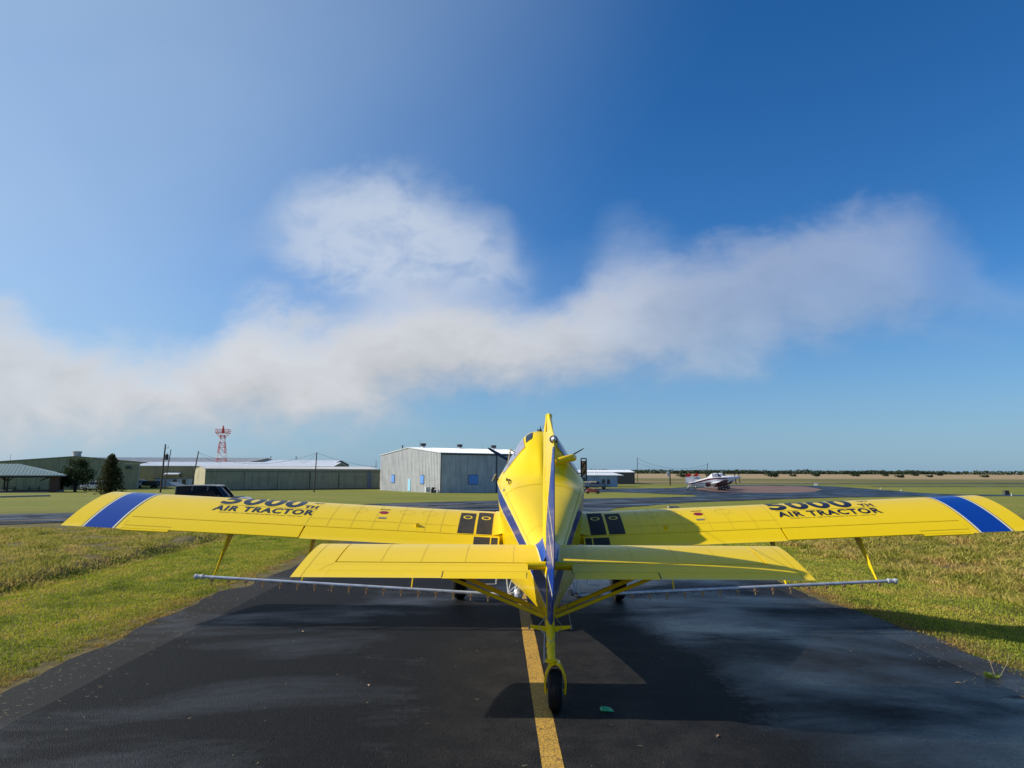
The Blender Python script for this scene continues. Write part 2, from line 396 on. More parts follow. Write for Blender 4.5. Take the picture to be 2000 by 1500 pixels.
sheet('crossing_taxiway', [(-120, -34), (-27.85, 37.74), (-14, 49.5), (-8, 52), (4, 54), (12, 61), (15.24, 67.5), (21.37, 72.5), (29.04, 79.5), (45.04, 95), (62, 106), (73.85, 111), (84, 113.3), (120, 118), (300, 150), (300, 156), (120, 127), (96, 126), (83.5, 128), (84.5, 142), (88.5, 160), (92, 180), (95, 200), (94, 215), (84, 226), (66, 215), (50, 192), (40.85, 176), (28.57, 172), (15.5, 168), (-5, 172), (-5, 138), (13.8, 139), (20.9, 139), (26, 128), (29.5, 112), (26.96, 99.47), (17.25, 89.05), (8.16, 82.09), (-1.58, 72.68), (-7.55, 68.19), (-13.79, 62.14), (-30.57, 48.06), (-34.15, 46.18), (-130, -28)], 'asph', .008, jag=.1, label='asphalt taxiway crossing beyond the plane and its parking apron')
sheet('apron_pad', [(46, 174), (62.4, 199), (79, 212), (86.3, 203), (76, 168), (65, 148), (54.8, 137), (47.8, 140), (44, 147.4), (42.8, 155)], 'pad', .014, label='reddish brown parking pad beside the white planes')
sheet('runway', [(20, 255), (110, 255), (300, 285), (300, 296), (108, 264), (20, 262)], 'asph', .006, label='far runway strip')
sheet('runway', [(104, 200), (300, 232), (300, 239), (110, 207)], 'asph', .006, label='dark strip across the far green field')
# centreline paint
def worn_paint():
    m, nt, b = new_mat('yellow_line_paint'); v = coords(nt); n = noise(nt, v, 55, 5, .7); n2 = noise(nt, v, 6, 5, .7)
    cr = N(nt, 'ShaderNodeTexVoronoi', feature='DISTANCE_TO_EDGE'); cr.inputs['Scale'].default_value = 16
    L(nt, coords(nt, 'Object', (1, .45, 1)), cr.inputs['Vector'])
    c = ramp(nt, n, [(.36, (.08, .05, .02)), (.46, (.48, .27, .035)), (.7, (.68, .40, .06))])
    ck = mathn(nt, 'MULTIPLY', mathn(nt, 'LESS_THAN', cr.outputs[0], .028), mathn(nt, 'GREATER_THAN', n2, .43))
    c = mix(nt, mathn(nt, 'MULTIPLY', ck, .8), c, (.04, .03, .015))
    c = mix(nt, mathn(nt, 'MULTIPLY', mathn(nt, 'SUBTRACT', n2, .5, clamp=True), 2.2, clamp=True), c, (.36, .20, .04))
    L(nt, c, b.inputs['Base Color']); b.inputs['Roughness'].default_value = .65; bump(nt, b, n, .5, .006)
    return m
M['line'] = worn_paint()
def line_strip(pts, w, name='centre_line', label=None, off=.009):
    Lp, Rp = [], []
    for i, p in enumerate(pts):
        a = Vector(pts[max(i - 1, 0)]); b = Vector(pts[min(i + 1, len(pts) - 1)]); d = (b - a).normalized(); n = Vector((-d.y, d.x))
        Lp.append(tuple(Vector(p) + n * w / 2)); Rp.append(tuple(Vector(p) - n * w / 2))
    return sheet(name, Lp + Rp[::-1], 'line', off, jag=.006, label=label)
line_strip([(xc(y) , y) for y in (-30, -10, 0, 6, 12, 18, 24, 30, 36, 44, 52)], .225, label='worn yellow centre line painted along the taxiway')
line_strip([(60, 108.8 + 9), (52, 108), (40, 96), (30, 86), (18, 76.5), (2, 65), (-20, 48.5), (-60, 14)], .2, label='yellow centre line along the crossing taxiway', off=.013)

# ------------------------------------------------------------------ grass blades
def grass():
    def blades(n, xr, yr, keep, hgt, wid, name, mat, label):
        X = rng.uniform(*xr, n); u = rng.uniform(0, 1, n); Y = yr[0] + (yr[1] - yr[0]) * u ** 1.5
        k = np.array([keep(x, y) for x, y in zip(X, Y)]); X, Y, k2 = X[k > 0], Y[k > 0], k[k > 0]
        Z = np.array([ground_z(x, y) for x, y in zip(X, Y)]); n = len(X)
        h = hgt * k2 * rng.uniform(.5, 1.4, n); w = wid * (.6 + Y / 14) * rng.uniform(.6, 1.3, n)
        a = rng.uniform(0, 2 * np.pi, n); lean = rng.uniform(.2, 1.1, n) * h; la = rng.uniform(0, 2 * np.pi, n)
        V = np.zeros((n, 4, 3)); dx, dy = np.cos(a) * w, np.sin(a) * w
        V[:, 0] = np.stack([X - dx, Y - dy, Z - .01], 1); V[:, 1] = np.stack([X + dx, Y + dy, Z - .01], 1)
        V[:, 2] = np.stack([X + dx * .7 + np.cos(la) * lean * .4, Y + dy * .7 + np.sin(la) * lean * .4, Z + h * .6], 1)
        V[:, 3] = np.stack([X + np.cos(la) * lean, Y + np.sin(la) * lean, Z + h], 1)
        me = bpy.data.meshes.new(name); me.vertices.add(n * 4); me.vertices.foreach_set('co', V.ravel())
        idx = np.arange(n)[:, None] * 4; loops = np.hstack([idx, idx + 1, idx + 2, idx + 3]).ravel()
        me.loops.add(n * 4); me.loops.foreach_set('vertex_index', loops); me.polygons.add(n)
        me.polygons.foreach_set('loop_start', np.arange(n) * 4); me.polygons.foreach_set('loop_total', np.full(n, 4))
        me.update(calc_edges=True); me.validate(); me.materials.append(mat)
        o = bpy.data.objects.new(name, me); COL.objects.link(o); tag(o, label, 'grass', kind='stuff')
    def gmat(name, stops):
        m, nt, b = new_mat(name); v = coords(nt)
        n = noise(nt, v, 1.0, 5, .65); n2 = noise(nt, v, 25, 2, .7); n3 = noise(nt, coords(nt, 'Object', (.4, .16, 1)), 1.8, 4, .6)
        sx = N(nt, 'ShaderNodeSeparateXYZ'); L(nt, v, sx.inputs[0])
        ed = mathn(nt, 'ABSOLUTE', mathn(nt, 'ADD', sx.outputs[0], mathn(nt, 'MULTIPLY_ADD', sx.outputs[1], .0191, -.574)))
        ef = N(nt, 'ShaderNodeMapRange'); ef.inputs[1].default_value = 8.6; ef.inputs[2].default_value = 7.3; L(nt, ed, ef.inputs[0])
        t = mathn(nt, 'ADD', mathn(nt, 'MULTIPLY', n, .38), mathn(nt, 'ADD', mathn(nt, 'MULTIPLY', n2, .34), mathn(nt, 'MULTIPLY', n3, .28)))
        c = ramp(nt, t, stops)
        bf = mathn(nt, 'MULTIPLY', ef.outputs[0], mathn(nt, 'MULTIPLY', mathn(nt, 'SUBTRACT', n, .40, clamp=True), 7, clamp=True))
        c = mix(nt, mathn(nt, 'MULTIPLY', bf, .85), c, (.36, .20, .08))
        L(nt, c, b.inputs['Base Color']); b.inputs['Roughness'].default_value = .65
        b.inputs['Specular IOR Level'].default_value = .25
        out = nt.nodes['Material Output']; tr = N(nt, 'ShaderNodeBsdfTranslucent'); L(nt, c, tr.inputs[0])
        ms = N(nt, 'ShaderNodeMixShader'); ms.inputs[0].default_value = .35
        L(nt, b.outputs[0], ms.inputs[1]); L(nt, tr.outputs[0], ms.inputs[2]); L(nt, ms.outputs[0], out.inputs[0]); return m
    mown = gmat('mown_grass', [(.38, (.10, .12, .012)), (.46, (.26, .33, .026)), (.54, (.48, .46, .052)), (.63, (.68, .44, .13))])
    tall = gmat('rough_grass', [(.37, (.09, .10, .015)), (.46, (.32, .32, .04)), (.54, (.56, .44, .12)), (.63, (.60, .32, .13))])
    def kL(x, y):
        d = -(x - xc(y)); 
        if d < 7.25 + mnoise.noise(Vector((x * .8, y * .8, 2))) * .22 or d > 13.6: return 0
        if d < 7.9 and mnoise.noise(Vector((x * 3, y * 3, 8))) < (7.6 - d) * 1.2: return 0
        return .9
    def kLr(x, y):
        d = -(x - xc(y))
        if d < 12.9: return 0
        nz = mnoise.noise(Vector((x * .6, y * .6, 5))); return 0 if nz < -.32 else 1.0 + nz
    def kR(x, y):
        d = x - xc(y)
        if d < 7.25 + mnoise.noise(Vector((x * .8, y * .8, 2))) * .22 or d > 14: return 0
        return .9
    def kRr(x, y):
        d = x - xc(y)
        if d < 12.5 + mnoise.noise(Vector((x * .5, y * .5, 2))): return 0
        nz = mnoise.noise(Vector((x * .5, y * .5, 3))); return 0 if nz < -.5 else 1.15 + nz * 1.2
    blades(260000, (-16, -6.3), (6, 36), kL, .045, .0065, 'grass', mown, 'short mown grass left of the taxiway')
    blades(190000, (-34, -12), (9, 36), kLr, .085, .007, 'rough_grass', tall, 'rough tufted grass on the bank at far left')
    blades(190000, (6.8, 16), (8, 40), kR, .045, .0065, 'grass', mown, 'short mown grass right of the taxiway')
    blades(230000, (11, 36), (11, 42), kRr, .115, .007, 'rough_grass', tall, 'tall dry grass bank right of the mown strip')
grass()

# ------------------------------------------------------------------ aircraft
def naca(c, t=.17, m=.04, p=.4):
    c = max(c, 0); yt = 5 * t * (.2969 * math.sqrt(c) - .126 * c - .3516 * c * c + .2843 * c ** 3 - .1036 * c ** 4)
    yc = (m / p ** 2 * (2 * p * c - c * c) if c < p else m / (1 - p) ** 2 * ((1 - 2 * p) + 2 * p * c - c * c)) if m else 0
    return yc + yt, yc - yt
WCH, WI = 2.1, R(11.5)
def wing_pt(side, s, c, k=0, off=0):
    """k=0 top surface, 1 bottom"""
    z0 = 1.585 + (s - .6) * .0478; f = (1 - c) * WCH; n = naca(c)[k] * WCH + (off if k == 0 else -off)
    return Vector((side * s, f * math.cos(WI) - n * math.sin(WI), z0 + f * math.sin(WI) + n * math.cos(WI)))
TCH, TI = 1.33, R(10)
def tail_pt(side, s, c, k=0, off=0):
    f = (1 - c) * TCH; n = naca(c, .10, 0)[k] * TCH + (off if k == 0 else -off)
    return Vector((side * s, -4.4 + f * math.cos(TI) - n * math.sin(TI), 1.75 + f * math.sin(TI) + n * math.cos(TI)))
def foil_block(mb, fn, side, ss, cs, mi=0, drop=0, rnd=False):
    """closed block of a wing between chord fractions cs (increasing) and spans ss"""
    rings = []
    for s in ss:
        top = [fn(side, s, c, 0) for c in cs]; bot = [fn(side, s, c, 1) for c in cs[::-1]]
        if cs[0] == 0: bot = bot[:-1]
        ring = top + bot
        if drop: ring = [p - Vector((0, 0, drop)) for p in ring]
        rings.append(ring)
    mb.loft(rings, mi, True, True)
def surf_strip(mb, fn, side, a, b, w, mi, off=.0015, n=10):
    """thin line on the top skin between (s,c) a and b"""
    P = []
    for i in range(n + 1):
        t = i / n; s, c = lerp(a[0], b[0], t), lerp(a[1], b[1], t)
        ch = 2.0; ds, dc = b[0] - a[0], (b[1] - a[1]) * ch; l = math.hypot(ds, dc); ns, nc = -dc / l * w / 2, ds / l * w / 2 / ch
        P += [fn(side, s + ns, min(1, max(0, c + nc)), 0, off), fn(side, s - ns, min(1, max(0, c - nc)), 0, off)]
    mb.add(P, [(2 * i, 2 * i + 1, 2 * i + 3, 2 * i + 2) for i in range(n)], mi)
def surf_patch(mb, fn, side, s0, s1, c0, c1, mi, off=.002, ns=4, nc=14, k=0):
    P = [fn(side, lerp(s0, s1, i / ns), lerp(c0, c1, j / nc), k, off) for j in range(nc + 1) for i in range(ns + 1)]
    mb.add(P, [(j * (ns + 1) + i, j * (ns + 1) + i + 1, (j + 1) * (ns + 1) + i + 1, (j + 1) * (ns + 1) + i) for j in range(nc) for i in range(ns)], mi)
def frange(a, b, n): return [lerp(a, b, i / n) for i in range(n + 1)]

# fuselage stations: y, then half-section control points (x, z)
ST = [
 (-4.10, (0, 1.86), (.02, 1.85), (.035, 1.82), (.05, 1.74), (.05, 1.36), (.05, 1.25), (.035, 1.17), (0, 1.16)),
 (-3.60, (0, 1.97), (.05, 1.96), (.095, 1.92), (.13, 1.81), (.12, 1.45), (.11, 1.25), (.08, 1.16), (0, 1.14)),
 (-3.00, (0, 2.10), (.09, 2.09), (.17, 2.04), (.24, 1.93), (.22, 1.60), (.18, 1.27), (.14, 1.16), (0, 1.14)),
 (-1.60, (0, 2.50), (.20, 2.49), (.38, 2.43), (.50, 2.31), (.46, 1.95), (.40, 1.28), (.34, 1.13), (0, 1.11)),
 (-.55, (0, 2.80), (.24, 2.78), (.52, 2.72), (.70, 2.60), (.67, 2.23), (.58, 1.25), (.50, 1.08), (0, 1.05)),
 (-.15, (0, 2.98), (.15, 2.93), (.52, 2.80), (.76, 2.68), (.73, 2.31), (.62, 1.23), (.54, 1.05), (0, 1.02)),
 (.25, (0, 3.36), (.20, 3.22), (.50, 2.97), (.80, 2.74), (.78, 2.38), (.66, 1.21), (.58, 1.03), (0, 1.00)),
 (.60, (0, 3.66), (.27, 3.55), (.52, 3.20), (.83, 2.77), (.81, 2.42), (.68, 1.20), (.60, 1.02), (0, .98)),
 (.95, (0, 3.79), (.29, 3.70), (.54, 3.33), (.85, 2.80), (.83, 2.46), (.70, 1.20), (.62, 1.02), (0, .98)),
 (1.60, (0, 3.81), (.29, 3.71), (.54, 3.35), (.85, 2.86), (.83, 2.52), (.70, 1.20), (.62, 1.02), (0, .98)),
 (2.00, (0, 3.62), (.28, 3.52), (.52, 3.22), (.83, 2.88), (.82, 2.54), (.70, 1.22), (.62, 1.04), (0, 1.0)),
 (2.45, (0, 3.28), (.28, 3.22), (.52, 3.08), (.78, 2.88), (.79, 2.56), (.69, 1.25), (.62, 1.08), (0, 1.04)),
 (3.30, (0, 3.24), (.26, 3.19), (.48, 3.08), (.66, 2.92), (.68, 2.60), (.60, 1.55), (.50, 1.40), (0, 1.34)),
 (4.30, (0, 3.24), (.20, 3.20), (.36, 3.12), (.46, 2.98), (.48, 2.75), (.44, 2.25), (.34, 2.10), (0, 2.04)),
 (5.20, (0, 3.22), (.13, 3.20), (.22, 3.14), (.27, 3.02), (.28, 2.90), (.24, 2.70), (.16, 2.62), (0, 2.60)),
]
def cr(p0, p1, p2, p3, t):
    return .5 * ((2 * p1) + (p2 - p0) * t + (2 * p0 - 5 * p1 + 4 * p2 - p3) * t * t + (3 * p1 - p0 - 3 * p2 + p3) * t ** 3)
def fsec(y):
    ys = [s[0] for s in ST]; y = min(max(y, ys[0]), ys[-1])
    i = max(j for j in range(len(ys) - 1) if ys[j] <= y)
    t = (y - ys[i]) / (ys[i + 1] - ys[i]); out = []
    for k in range(1, 9):
        q = []
        for d in (0, 1):
            a, b = ST[i][k][d], ST[i + 1][k][d]; a0 = ST[max(i - 1, 0)][k][d]; b1 = ST[min(i + 2, len(ST) - 1)][k][d]
            y0, y1, y2, y3 = ys[max(i - 1, 0)], ys[i], ys[i + 1], ys[min(i + 2, len(ST) - 1)]
            m0 = (b - a0) / (y2 - y0) if y2 > y0 else 0; m1 = (b1 - a) / (y3 - y1) if y3 > y1 else 0
            dd = (b - a) / (y2 - y1)
            if dd == 0: m0 = m1 = 0
            else:
                m0 = max(min(m0 / dd, 2.5), 0) * dd; m1 = max(min(m1 / dd, 2.5), 0) * dd
            h = y2 - y1
            q.append((2 * t ** 3 - 3 * t * t + 1) * a + (t ** 3 - 2 * t * t + t) * h * m0 + (-2 * t ** 3 + 3 * t * t) * b + (t ** 3 - t * t) * h * m1)
        out.append(q)
    return out
def fus(y, v, side=1, off=0):
    """v: 0 top centre .. 3 upper longeron .. 4 stripe foot .. 7 bottom centre"""
    S = fsec(y)
    def at(v):
        v = min(max(v, 0), 7); i = min(int(v), 6); t = v - i
        if i < 3:
            P = [S[abs(i - 1)] if i > 0 else [-S[1][0], S[1][1]], S[i], S[i + 1], S[i + 2] if i < 2 else [2 * S[3][0] - S[2][0], 2 * S[3][1] - S[2][1]]]
            return [cr(P[0][d], P[1][d], P[2][d], P[3][d], t) for d in (0, 1)]
        return [lerp(S[i][d], S[i + 1][d], t) for d in (0, 1)]
    x, z = at(v)
    if off:
        a, b = at(max(v - .05, 0)), at(min(v + .05, 7)); tx, tz = b[0] - a[0], b[1] - a[1]; l = math.hypot(tx, tz) or 1
        x += -tz / l * off; z += tx / l * off
    return Vector((side * x, y, z))
VS = frange(0, 3, 15)[:-1] + [3, 3.10, 3.16, 3.86, 3.92, 4.0, 4.35, 4.7, 5, 5.5, 6, 6.5, 7]
def fus_patch(mb, quad, side, mi=0, off=.006, n=10):
    """quad: four (y, v) corners in order"""
    P = []
    for j in range(n + 1):
        for i in range(n + 1):
            a, b = i / n, j / n
            y = lerp(lerp(quad[0][0], quad[1][0], a), lerp(quad[3][0], quad[2][0], a), b)
            v = lerp(lerp(quad[0][1], quad[1][1], a), lerp(quad[3][1], quad[2][1], a), b)
            P.append(fus(y, v, side, off))
    mb.add(P, [(j * (n + 1) + i, j * (n + 1) + i + 1, (j + 1) * (n + 1) + i + 1, (j + 1) * (n + 1) + i) for j in range(n) for i in range(n)], mi)

def text_mesh(body, size, bold=.0, space=1.0):
    cu = bpy.data.curves.new('lettering', 'FONT'); cu.body = body; cu.size = size; cu.offset = bold; cu.space_character = space
    cu.resolution_u = 5; o = bpy.data.objects.new('lettering', cu); COL.objects.link(o)
    dg = bpy.context.evaluated_depsgraph_get(); me = bpy.data.meshes.new_from_object(o.evaluated_get(dg)); bpy.data.objects.remove(o)
    bm = bmesh.new(); bm.from_mesh(me); bpy.data.meshes.remove(me); bpy.data.curves.remove(cu)
    return bm
def fit_text(bm, w, h):
    xs = [v.co.x for v in bm.verts]; ys = [v.co.y for v in bm.verts]; x0, x1, y0, y1 = min(xs), max(xs), min(ys), max(ys)
    for v in bm.verts: v.co.x = (v.co.x - x0) / (x1 - x0) * w; v.co.y = (v.co.y - y0) / (y1 - y0) * h; v.co.z = 0
def slice_text(bm, h, n):
    for i in range(1, n):
        bmesh.ops.bisect_plane(bm, geom=bm.verts[:] + bm.edges[:] + bm.faces[:], plane_co=(0, h * i / n, 0), plane_no=(0, 1, 0))
def place_text(bm, name, mapper, mat, parent):
    for v in bm.verts: v.co = mapper(v.co.x, v.co.y)
    me = bpy.data.meshes.new(name); bm.to_mesh(me); bm.free(); me.materials.append(M[mat])
    o = bpy.data.objects.new(name, me); COL.objects.link(o); o.parent = parent; return o

def make_plane(name, loc, rz, label, group, P, hero=True):
    """P: main, stripe, edge, fintip, rudder materials"""
    root = empty(name, loc, rz, label, 'aeroplane', group); root.scale = (1.1, 1.1, 1.1)
    fs = P['main']
    # ---- fuselage
    mb = MB(); ysn = []
    for a, b in zip(ST[:-1], ST[1:]):
        k = max(2, int((b[0] - a[0]) / .12)); ysn += frange(a[0], b[0], k)[:-1]
    ysn.append(ST[-1][0]); rings = []
    for y in ysn:
        half = [fus(y, v, 1) for v in VS]; rings.append(half + [Vector((-p.x, p.y, p.z)) for p in half[1:-1]][::-1])
    nh = len(VS)
    def fm(i, k):
        n = 2 * nh - 2; seg = k if k < nh - 1 else n - 1 - k
        v = (VS[seg] + VS[seg + 1]) / 2; y = ysn[i]
        if y > 3.6: return 0
        if 3.0 < v < 3.10 or 3.92 < v < 4.0: return 2
        if 3.10 < v < 3.16 or 3.86 < v < 3.92: return 3
        if 3.16 < v < 3.86: return 1
        if not hero and y > -.9 and v > 4.5: return 5  # shaded lower fuselage painted brown
        return 0
    mb.loft(rings, 0, True, True, mats=fm)
    # access seams on the spine
    def fseam(pts, side, w=.006):
        Q = []
        for i, (y, v) in enumerate(pts):
            p = fus(y, v, side, .003); j = min(i + 1, len(pts) - 1); q = fus(pts[j][0], pts[j][1], side, .003) if j > i else p
            d = (q - p) if j > i else (p - Q_last); Q_last = p
            n = fus(y, v, side, .03) - fus(y, v, side, 0); t = d.cross(n).normalized() * w
            Q += [p + t, p - t]
        mb.add(Q, [(2 * i, 2 * i + 1, 2 * i + 3, 2 * i + 2) for i in range(len(pts) - 1)], 4)
    for sd in (-1, 1):
        fseam([(-.62 - .12 * (v / 3) ** 2, v) for v in frange(0, 2.9, 14)], sd)
        fseam([(y, 2.72) for y in frange(-3.3, -.2, 18)], sd)
        fseam([(y, 2.95) for y in frange(-.2, 1.9, 14)], sd)
        fseam([(-2.55 - .1 * v / 3, v) for v in frange(.6, 2.7, 8)], sd, .004)
    fu = mb.build('fuselage', [fs, P['stripe'], P['edge'], 'navy', 'seam', 'belly_shade'], root)
    # windows
    for sd in (-1, 1):
        for q in ([(.55, 1.2), (.98, 1.2), (1.06, 2.62), (.66, 2.62)], [(1.10, 1.2), (1.58, 1.2), (1.60, 2.62), (1.18, 2.62)]):
            w = MB(); fus_patch(w, [(q[0][0] - .02, q[0][1] - .04), (q[1][0] + .02, q[1][1] - .04), (q[2][0] + .02, q[2][1] + .05), (q[3][0] - .02, q[3][1] + .05)], sd, 1, .004, 12)
            fus_patch(w, q, sd, 0, .008, 12)
            w.build('side_window', ['glassl', 'seam' if hero else 'steel'], root)
        w = MB(); fus_patch(w, [(.60, .62), (.86, .50), (.86, 1.0), (.60, 1.06)], sd, 0, .006, 8); w.build('roof_window', 'glassd', root)
    w = MB()
    for sd in (-1, 1): fus_patch(w, [(1.72, 0), (2.4, 0), (2.4, 2.6), (1.74, 2.5)], sd, 0, .006, 12)
    w.build('windscreen', 'glassd', root)
    # ---- wings
    HC = .81
    for sd in (-1, 1):
        mb = MB(); cs = [0, .005, .015, .03, .055, .09, .13, .18, .24, .30, .37, .44, .52, .60, .68, .75, HC - .004]
        foil_block(mb, wing_pt, sd, frange(.62, 8.86, 8), cs)
        # outboard of the aileron the section runs to its trailing edge
        foil_block(mb, wing_pt, sd, [7.74, 8.86], [HC - .006, .87, .93, 1.0])
        mb.add([wing_pt(sd, 8.86 + .03, c, k) for k in (0, 1) for c in cs + [.88, 1]], [], 0)
        for s in (4.45, 4.05, 3.6, 3.2, 2.7, 2.2, 1.9): surf_strip(mb, wing_pt, sd, (s, .12), (s, HC - .01), .007, 3)
        surf_strip(mb, wing_pt, sd, (1.6, .665), (4.45, .665), .006, 3, n=30)
        surf_strip(mb, wing_pt, sd, (.9, .10), (7.8, .10), .006, 3, n=30)
        if hero:
            # rivet rows
            for c in (.655, .675, .795):
                for i in range(150):
                    s = 1.7 + i * .045
                    if s > 7.7: break
                    if 4.5 < s and c < .79: continue
                    p = [wing_pt(sd, s + a, c + b, 0, .0015) for a, b in ((-.004, -.002), (.004, -.002), (.004, .002), (-.004, .002))]
                    mb.add(p, [(0, 1, 2, 3)], 3, False)
            for s, s2, c0, c1 in ((.93, 1.225, .30, .795), (1.275, 1.58, .345, .795)):
                surf_patch(mb, wing_pt, sd, s, s2, c0, c1, 1, .003)
            # filler cap rings
            for s in (1.07, 1.43):
                c0 = .47; Q = []; Q2 = []
                for k in range(28):
                    a = 2 * math.pi * k / 28
                    Q += [wing_pt(sd, s + math.cos(a) * r, c0 + math.sin(a) * r / WCH, 0, .005) for r in (.062, .092)]
                mb.add(Q, [(2 * k, 2 * k + 1, (2 * k + 3) % 56, (2 * k + 2) % 56) for k in range(28)], 0)
            for s in (2.2, 2.65, 3.6):
                Q = []
                for k in range(28):
                    a = 2 * math.pi * k / 28
                    Q += [wing_pt(sd, s + math.cos(a) * r, .42 + math.sin(a) * r / WCH, 0, .0015) for r in (.14, .146)]
                mb.add(Q, [(2 * k, 2 * k + 1, (2 * k + 3) % 56, (2 * k + 2) % 56) for k in range(28)], 3)
        if not hero: surf_patch(mb, wing_pt, sd, .9, 8.85, .0, .07, 5, .004, 8, 10); surf_patch(mb, wing_pt, sd, .9, 8.85, .01, .80, 8, .004, 8, 14, 1)  # leading-edge stripe; wing underside painted with shade and pad reflection
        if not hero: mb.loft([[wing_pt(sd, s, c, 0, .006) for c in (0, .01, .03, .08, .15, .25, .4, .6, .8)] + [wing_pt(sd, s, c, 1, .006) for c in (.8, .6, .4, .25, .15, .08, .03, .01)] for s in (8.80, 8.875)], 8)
        # coloured band near the tip with light borders
        for (s0, s1, mi, of) in ((7.90, 8.43, 5, .0025), (7.865, 7.90, 4, .003), (8.43, 8.465, 4, .003), (7.852, 7.865, 6, .0035), (8.465, 8.478, 6, .0035)):
            surf_patch(mb, wing_pt, sd, s0, s1, 0.004, .999, mi, of, 2, 30)
        mb.loft([[wing_pt(sd, s, HC - .004, 0, -.012), wing_pt(sd, s, HC + .01, 0, -.012), wing_pt(sd, s, HC + .01, 1, .0), wing_pt(sd, s, HC - .004, 1, .0)] for s in (.8, 7.74)], 7)  # near-black filler paints the shade inside the hinge gap
        wg = mb.build('wing', [fs, 'grip', 'steel', 'seam', P['edge'], P['stripe'], 'navy', 'seamd', 'belly_shade'], root, ang=40)
        # flap and aileron
        mb = MB(); foil_block(mb, wing_pt, sd, frange(.78, 4.435, 4), [HC + .004, HC + .015, .87, .93, 1.0])
        if hero:
            for s, s2 in ((.81, .93), (.955, 1.255)): surf_patch(mb, wing_pt, sd, s, s2, HC + .03, .992, 1, .003, 2, 6)
        mb.build('flap', [fs, 'grip'], wg)
        mb = MB(); foil_block(mb, wing_pt, sd, frange(4.465, 7.75, 4), [HC + .004, HC + .015, .87, .93, .985])
        mb.build('aileron', [fs], wg)
        mb = MB(); foil_block(mb, wing_pt, sd, [6.85, 7.74], [.945, .96, 1.02], drop=.004); surf_strip(mb, wing_pt, sd, (6.85, .945), (7.74, .945), .006, 1, .004)
        mb.build('trim_tab', [fs, 'seamd'], wg)
        # fuselage side fillet under the wing root
        mb = MB(); mb.loft([[wing_pt(sd, s, c, 0, .01 + .12 * (1 - (s - .6) / .3) ** 2) for c in frange(.02, .80, 14)] for s in frange(.60, .90, 5)], 0, False, False)
        mb.build('wing_root_fairing', fs, wg)
        # small fairing hump on top
        mb = MB(); p = wing_pt(sd, 2.35, .70)
        mb.loft([[p + Vector((math.cos(a) * .035 * q, t * .13 - .06, -.01 + .07 * q * max(math.sin(a), -.2))) for a in frange(0, 2 * math.pi, 12)[:-1]] for t, q in ((0, .9), (.3, 1), (.7, .7), (1, .15))], 0)
        mb.build('vent_scoop', fs, wg)
    # ---- horizontal tail
    for sd in (-1, 1):
        mb = MB(); foil_block(mb, tail_pt, sd, frange(.06, 2.655, 4), [0, .01, .03, .07, .13, .22, .33, .45, .56, .655])
        for s in (.45, 1.05, 1.6, 2.1): surf_strip(mb, tail_pt, sd, (s, .05), (s, .65), .004, 1)
        if hero:
            for i in range(56):
                s = .2 + i * .045
                for c in (.60, .12):
                    mb.add([tail_pt(sd, s + a, c + b, 0, .0012) for a, b in ((-.003, -.003), (.003, -.003), (.003, .003), (-.003, .003))], [(0, 1, 2, 3)], 1, False)
        mb.loft([[tail_pt(sd, s, .655, 0, -.014), tail_pt(sd, s, .676, 0, -.014), tail_pt(sd, s, .676, 1, -.006), tail_pt(sd, s, .655, 1, -.006)] for s in (.27, 2.655)], 2)  # dark fill standing for shade in the elevator gap
        st = mb.build('stabiliser', [fs, 'seam', 'seamd'], root, ang=40)
        mb = MB(); foil_block(mb, tail_pt, sd, frange(.27, 2.67, 4), [.672, .69, .74, .80, .86, .92, 1.0])
        foil_block(mb, tail_pt, sd, [2.672, 2.95, 3.08], [0, .01, .03, .07, .13, .22, .33, .45, .56, .67, .8, .9, 1.0])
        surf_strip(mb, tail_pt, sd, (2.96, .02), (2.96, .995), .008, 1)
        surf_strip(mb, tail_pt, sd, (.3, .725), (2.9, .725), .004, 1, n=20)
        surf_strip(mb, tail_pt, sd, (.3, .86), (2.75, .86), .004, 1, n=20)
        surf_strip(mb, tail_pt, sd, (2.67, .68), (2.80, .86), .005, 1)
        mb.tube([(sd * .05, -3.96, 1.84), (sd * .30, -3.96, 1.84)], .052, 0, 12)
        el = mb.build('elevator', [fs, 'seam'], root, ang=40)
        mb = MB(); s0, s1 = .29, 1.28
        mb.loft([[tail_pt(sd, s, .875, 0, .009), tail_pt(sd, s, 1.015, 0, .004), tail_pt(sd, s, 1.015, 1, .0), tail_pt(sd, s, .875, 1, .002)] for s in (s0, s1)], 0, True, True)
        surf_strip(mb, tail_pt, sd, (.29, .868), (1.285, .868), .008, 1, .006, 12); surf_strip(mb, tail_pt, sd, (1.288, .868), (1.288, .995), .012, 1, .006, 4); mb.build('trim_tab', [fs, 'seamd'], el, ang=20)
        mb = MB()
        mb.tube([(sd * 1.75, -3.30, 1.86), (sd * .07, -3.72, 1.24)], .030, 0, 8)
        mb.build('tail_strut', fs, root)
        mb = MB(); mb.tube([(sd * 1.62, -3.78, 1.80), (sd * .07, -3.92, 1.22)], .024, 0, 8)
        mb.build('tail_strut', fs, root)
    # small blue fillets beside the fin root
    mb = MB()
    for sd in (-1, 1):
        rr = []
        for c in frange(.04, .64, 8):
            o_ = tail_pt(sd, lerp(.17, .10, c / .64), c, 0, .004); i_ = Vector((sd * .045, o_.y, o_.z + lerp(.13, .07, c / .64)))
            rr.append([o_, o_.lerp(i_, .45) - Vector((0, 0, .02)), i_])
        mb.loft(rr, 0, False, False)
        mb.tube([tail_pt(sd, .175, .03, 0, .008), tail_pt(sd, .14, .33, 0, .008), tail_pt(sd, .105, .65, 0, .008)], .008, 1, 6)
    mb.build('fin_root_fillet', [P['stripe'], P['edge']], root)
